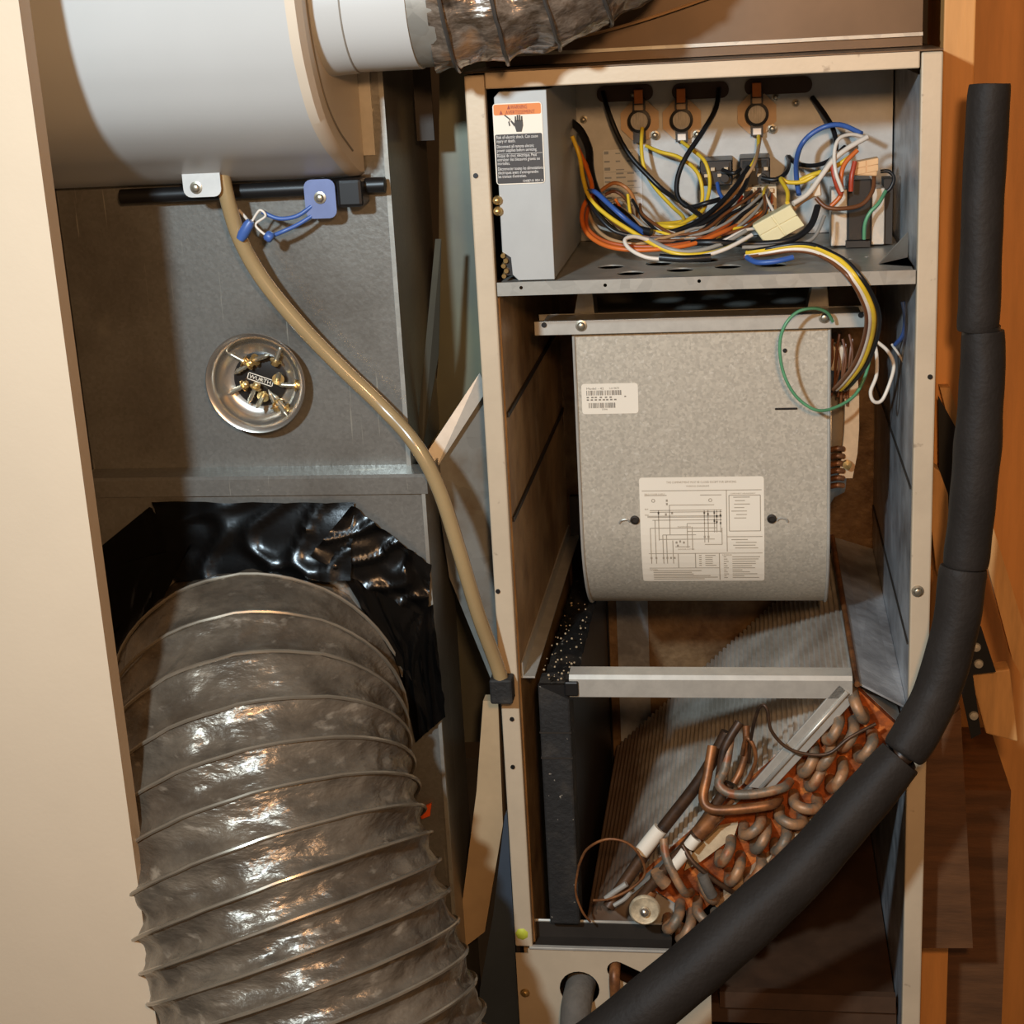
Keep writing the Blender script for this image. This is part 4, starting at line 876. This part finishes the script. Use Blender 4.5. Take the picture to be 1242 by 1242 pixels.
# collar + white pipe
PC = Vector((0, -.115, 1.7765)); PRr = .0795
b = B(); b.tube([(XH-.03, PC.y, PC.z), (XH+.03, PC.y, PC.z)], [PRr+.005, PRr+.001], 48, 1); b.build('collar', white, hum)
wp = thing('white_pipe', (-.39, PC.y, PC.z-PRr), 'short white pipe between the humidifier and the foil duct', 'pipe')
B().tube([(XH+.03, PC.y, PC.z), (-.345, PC.y, PC.z)], PRr, 56, 1).build('pipe_body', pipew, wp)
B().tube([(XH+.030, PC.y, PC.z), (XH+.0315, PC.y, PC.z)], PRr+.0008, 56, 1).build('joint_line', inkm, wp)
B().tube([(-.36, PC.y, PC.z), (-.322, PC.y+.002, PC.z+.001)], [PRr*.985, PRr*.985], 56, 1).build('steel_sleeve', steel, wp)
b = B(); c = [Vector(v) for v in ((-.333, PC.y, PC.z), (-.30, PC.y+.004, PC.z+.001), (-.25, PC.y+.015, PC.z+.006), (-.20, PC.y+.028, PC.z+.020), (-.15, PC.y+.045, PC.z+.048), (-.105, PC.y+.062, PC.z+.090), (-.075, PC.y+.075, PC.z+.15))]
sp2 = []
for i in range(len(c)-1):
    for k in range(8): sp2.append(c[i].lerp(c[i+1], k/8))
sp2.append(c[-1])
ribbed('insulated_flex_duct', 'crinkled foil insulated flexible duct along the top of the picture', sp2, .084, .046, .006, foil, foilw, .0022, .010, 96, Vector((0, 0, 1)))

# drain hose
b = B(); b.tube([P(*q) for q in ((268, 205, -.05), (278, 250, -.05), (292, 292, -.045), (318, 338, -.04), (360, 390, -.035), (410, 442, -.03), (462, 492, -.03), (503, 538, -.045), (532, 592, -.05), (556, 665, -.05), (580, 745, -.04), (602, 805, -.02), (612, 838, -.014))], .0092, 18, 8)
b.build('drain_hose', vinyl, None, 'translucent tan vinyl drain hose running from humidifier down to jamb', 'hose')
b = B(); p = P(612, 830, 0); b.box(p.x-.0155, p.x+.0135, -.026, -.001, p.z-.017, p.z+.017, bev=.003); b.build('hose_clip', blackd, None, 'black tape wrap holding the drain hose end on the left jamb', 'tape')
# blue solenoid wires and wire nuts
bl = mat('wire_light_blue', (66, 98, 164), 0, .38)
wire('blue', 'upper blue humidifier wire between tab and wire nut', [(378, 250, -.035), (360, 262, -.04), (338, 265, -.045), (318, 257, -.045)], .0026, bl)
wire('blue', 'lower blue humidifier wire sloping to the round wire nut', [(378, 262, -.035), (362, 272, -.04), (345, 280, -.045), (328, 287, -.045)], .0026, bl)
wire('grey', 'pale thin wire pair twisting between the blue wire nuts', [(306, 268, -.05), (315, 255, -.05), (322, 262, -.05), (310, 272, -.05), (318, 282, -.05), (328, 288, -.05)], .0015, wm['white'])
wire('white', 'pale stub wire beside the hose under humidifier', [(290, 255, -.03), (298, 264, -.035), (304, 272, -.045)], .0018)
for q0, q1, lb in (((304, 268, -.055), (291, 291, -.055), 'long ribbed blue wire nut lying over the drain hose'), ((322, 284, -.05), (331, 290, -.05), 'short blue wire nut right of drain hose')):
    a, c = P(*q0), P(*q1); L_ = (c-a).length; b = B()
    b.lathe(a, c-a, [(0, 0), (.0045, 0), (.0062, L_*.2), (.0066, L_*.7), (.005, L_*.97), (0, L_)], 12)
    b.build('wire_nut', bl, None, lb, 'wire nut')

# ------------------------------------------------------------------ magnetic bowl with screws
mc = P(316, 460, -.004); mc = Vector((mc.x, -.001, mc.z))
bowl = thing('magnetic_bowl', (mc.x, -.002, mc.z-.06), 'round stainless magnetic parts bowl stuck on the plenum', 'bowl')
b = B(); b.lathe((mc.x, 0, mc.z), (0, -1, 0), [(.0, .002), (.036, .002), (.043, .004), (.049, .010), (.053, .018), (.0555, .026), (.0615, .0285), (.0625, .0275), (.062, .026), (.057, .024), (.0545, .016), (.050, .008), (.044, .001), (.0, .0005)], 64); b.build('dish', shaft, bowl)
mg = B(); mg.lathe((mc.x, -.002, mc.z), (0, -1, 0), [(.0335, 0), (.0335, .002), (.032, .0026), (0, .0026)], 48); mg = mg.build('magnet_disc', magnet, bowl)
b = B(); th = math.radians(-20)
f = lambda u, v: (mc.x+u*math.cos(th)-v*math.sin(th), -.0050, mc.z+u*math.sin(th)+v*math.cos(th))
for a in ((-.0165, .0165, .0035, .0045), (-.0165, .0165, -.0045, -.0035), (-.0165, -.0155, -.0045, .0045), (.0155, .0165, -.0045, .0045)): rect_into(b, *a, f)
text_into(b, 'WURTH', 0, -.0024, .0068, f, 'CENTER', width=.028); b.build('lettering', paper, mg)
def make_screw(label):
    t = thing('hex_screw', (0, 0, 0), label, 'screw', 'screws in the bowl')
    B().lathe((0, 0, 0), (1, 0, 0), [(0, -.004), (.0035, -.004), (.004, -.003), (.004, 0)], 6).build('hex_head', brass, t)
    B().lathe((0, 0, 0), (1, 0, 0), [(0, 0), (.0058, 0), (.0058, .0012), (0, .0012)], 14).build('washer', brass, t)
    B().tube([(.001, 0, 0)]+[(.001+.0017*k, 0, 0) for k in range(1, 9)]+[(.018, 0, 0)], [.0024]+[.0027 if k % 2 else .002 for k in range(1, 9)]+[.0006], 8, 1).build('shank', screwm, t)
    return t
scr = [(297, 438, 150, .0, 'uppermost left brass screw in the bowl, in a cluster'), (303, 441, -150, .0, 'brass screw overlapping the upper left cluster of bowl'), (310, 436, 20, .3, 'brass screw at right of the upper left cluster in bowl'), (335, 438, 65, .0, 'lone screw at top right of the bowl, shank pointing up'), (338, 460, 60, .9, 'brass screw standing just right of the magnet label'), (360, 467, 175, .1, 'brass screw at right rim, shank pointing left'), (297, 467, 205, .0, 'brass screw at lower left of bowl, leaning on wall'), (311, 469, 240, .0, 'brass screw below the magnet label'), (320, 480, 250, 1.1, 'short pale screw at bottom middle of bowl'), (336, 493, 110, .0, 'brass screw at lower right of the bowl, shank pointing up'), (346, 494, 125, .1, 'brass screw lying in the lower right cluster'), (337, 488, 315, .5, 'lowest brass screw, on the bottom rim of bowl')]
proto = None
for x, y, a, tilt, lb in scr:
    p = P(x, y, -.011); p.y = -.0135
    if proto is None: t = proto = make_screw(lb)
    else:
        t = proto.copy(); COL.objects.link(t); t['label'] = lb
        for ch in list(proto.children): d = ch.copy(); d.parent = t; COL.objects.link(d)
    t.location = p; t.scale = (1.3, 1.3, 1.3); t.rotation_euler = (0, -math.radians(a), 0) if not tilt else Matrix.Rotation(-math.radians(a), 3, 'Y').to_quaternion().to_matrix().__matmul__(Matrix.Rotation(-tilt, 3, 'Z')).to_euler()

# ------------------------------------------------------------------ gap between plenum and cabinet
gd = thing('return_duct', (-.37, .35, .02), 'tall greenish sheet metal duct wall in the gap between plenum and cabinet', 'duct')
YG = .20
def left_of(v, x=-.3235): return Vector((min(v.x, x), v.y, v.z))
b = B(); b.prism([left_of(P(x, y, YG)) for x, y in ((533, 20), (625, 20), (660, 900), (556, 900), (522, 560), (532, 430))], (0, .003, 0)); b.build('duct_wall', olive, gd)
b = B(); b.prism([P(528, 290, .09), P(535, 290, .095), P(532, 430, .095), P(512, 548, .07), P(504, 545, .06), P(514, 440, .075)], (0, .002, 0)); b.build('edge_fold', olive, gd)
b = B(); b.prism([left_of(P(582, 452, .075)), left_of(P(590, 474, .075)), P(527, 572, .04), P(513, 556, .04)], (0, .003, 0)); b.build('diagonal_flange', steelw, gd)
b = B(); b.prism([left_of(P(586, 472, .085)), left_of(P(620, 880, .085)), left_of(P(606, 850, .08)), P(545, 700, .06), P(526, 572, .05)], (0, .003, 0)); b.build('lower_wall', steel, gd)
a, c = P(500, 82, .12), P(527, 170, .12)
B().box(a.x, c.x, .12, .123, c.z, a.z+.15).build('hanging_strap', dark, None, 'dark metal strap hanging in gap beside the plenum', 'strap').location
b = B(); b.prism([left_of(P(x, y, .03)) for x, y in ((586, 850), (604, 850), (610, 1000), (588, 1130), (562, 1150), (560, 1100), (578, 960))], (0, .02, 0)); b.build('leaning_board', mat('beige_sheet', (190, 164, 128), .2, .5, .1, 10), None, 'cream coloured board leaning in the gap beside left jamb', 'board')
b = B(); b.prism([left_of(P(x, y, .012)) for x, y in ((612, 990), (622, 985), (640, 1242), (660, 1330), (575, 1330), (582, 1200), (598, 1110))], (0, .012, 0)); b.build('slate_sheet', mat('blue_grey_sheet', (66, 76, 88), .2, .5, .1, 8), None, 'dark blue grey sheet standing behind the lower left jamb', 'sheet')

# ------------------------------------------------------------------ above the cabinet
oh = thing('overhead_duct', (.0, .35, ZT), 'dark brown sheet metal duct rising above the cabinet top', 'duct')
B().box(-.31, .20, .10, .60, ZT+.001, 2.3).build('duct_body', ovd, oh)
B().box(-.31, .20, .094, .10, ZT+.012, ZT+.016).build('seam', steel, oh)
B().tube([P(690, 48, .085), P(740, 36, .085), P(800, 18, .085), P(880, -10, .085)], .0018, 6, 4).build('wire', wm['tan'], None, 'tan cable running along the dark overhead duct', 'cable')

# ------------------------------------------------------------------ right hand timber
st = thing('wooden_post', (.24, .2, 0), 'brown upright timber post right beside the cabinet jamb', 'post')
B().box(.226, .262, .12, .30, 0, 2.3, bev=.002).build('post_body', wood, st)
b = B(); b.prism([P(x, y, .10) for x, y in ((1140, 470), (1152, 470), (1245, 770), (1245, 830), (1228, 800))], (0, .03, 0)); b.build('diagonal_brace', wood2, None, 'pine brace slanting down right behind the black pipe', 'brace')
b = B(); b.prism([P(x, y, .06) for x, y in ((1132, 566), (1140, 572), (1150, 600), (1152, 700), (1136, 700), (1130, 640))], (0, .03, 0), bev=.002); b.build('knotty_board', wood2, None, 'short knotty board between the right jamb and black pipe', 'board')
b = B(); b.prism([P(x, y, .09) for x, y in ((1138, 480), (1160, 520), (1190, 600), (1190, 640), (1140, 640))], (0, .004, 0)); b.build('gap_shade_sheet', black, None, 'black sheet standing in for the dark gap behind the knotty board', 'sheet')  # added black sheet, stands in for the shade in the triangular gap
stp = thing('perforated_strap', tuple(P(1185, 810, .06)), 'black perforated strap with round pale rivets behind pipe', 'strap')
b = B(); b.prism([P(x, y, .06) for x, y in ((1166, 755), (1190, 760), (1208, 815), (1180, 818), (1190, 890), (1178, 896), (1164, 830))], (0, .003, 0)); b.build('strap_body', black, stp)
for q in ((1184, 785), (1187, 805), (1181, 868)): B().lathe(P(*q, .06), (0, -1, 0), [(.006, 0), (.005, .003), (0, .004)], 14).build('rivet', steelw, stp)
b = B(); b.prism([P(x, y, .075) for x, y in ((1176, 817), (1225, 812), (1235, 900), (1196, 890))], (0, .03, 0), bev=.002); b.build('cross_timber', wood2, None, 'pale stained timber block below the black strap', 'timber')
b = B(); b.prism([P(x, y, .05) for x, y in ((1140, 880), (1165, 860), (1172, 990), (1180, 1150), (1112, 1150), (1106, 960))], (0, .03, 0)); b.build('lower_timber', wood3, None, 'orange timber below the pipe bend beside right jamb', 'timber')
B().box(.24, .34, .14, .34, 0, .72).build('floor_stud', wood3, None, 'dark brown stud in lower right corner', 'stud')
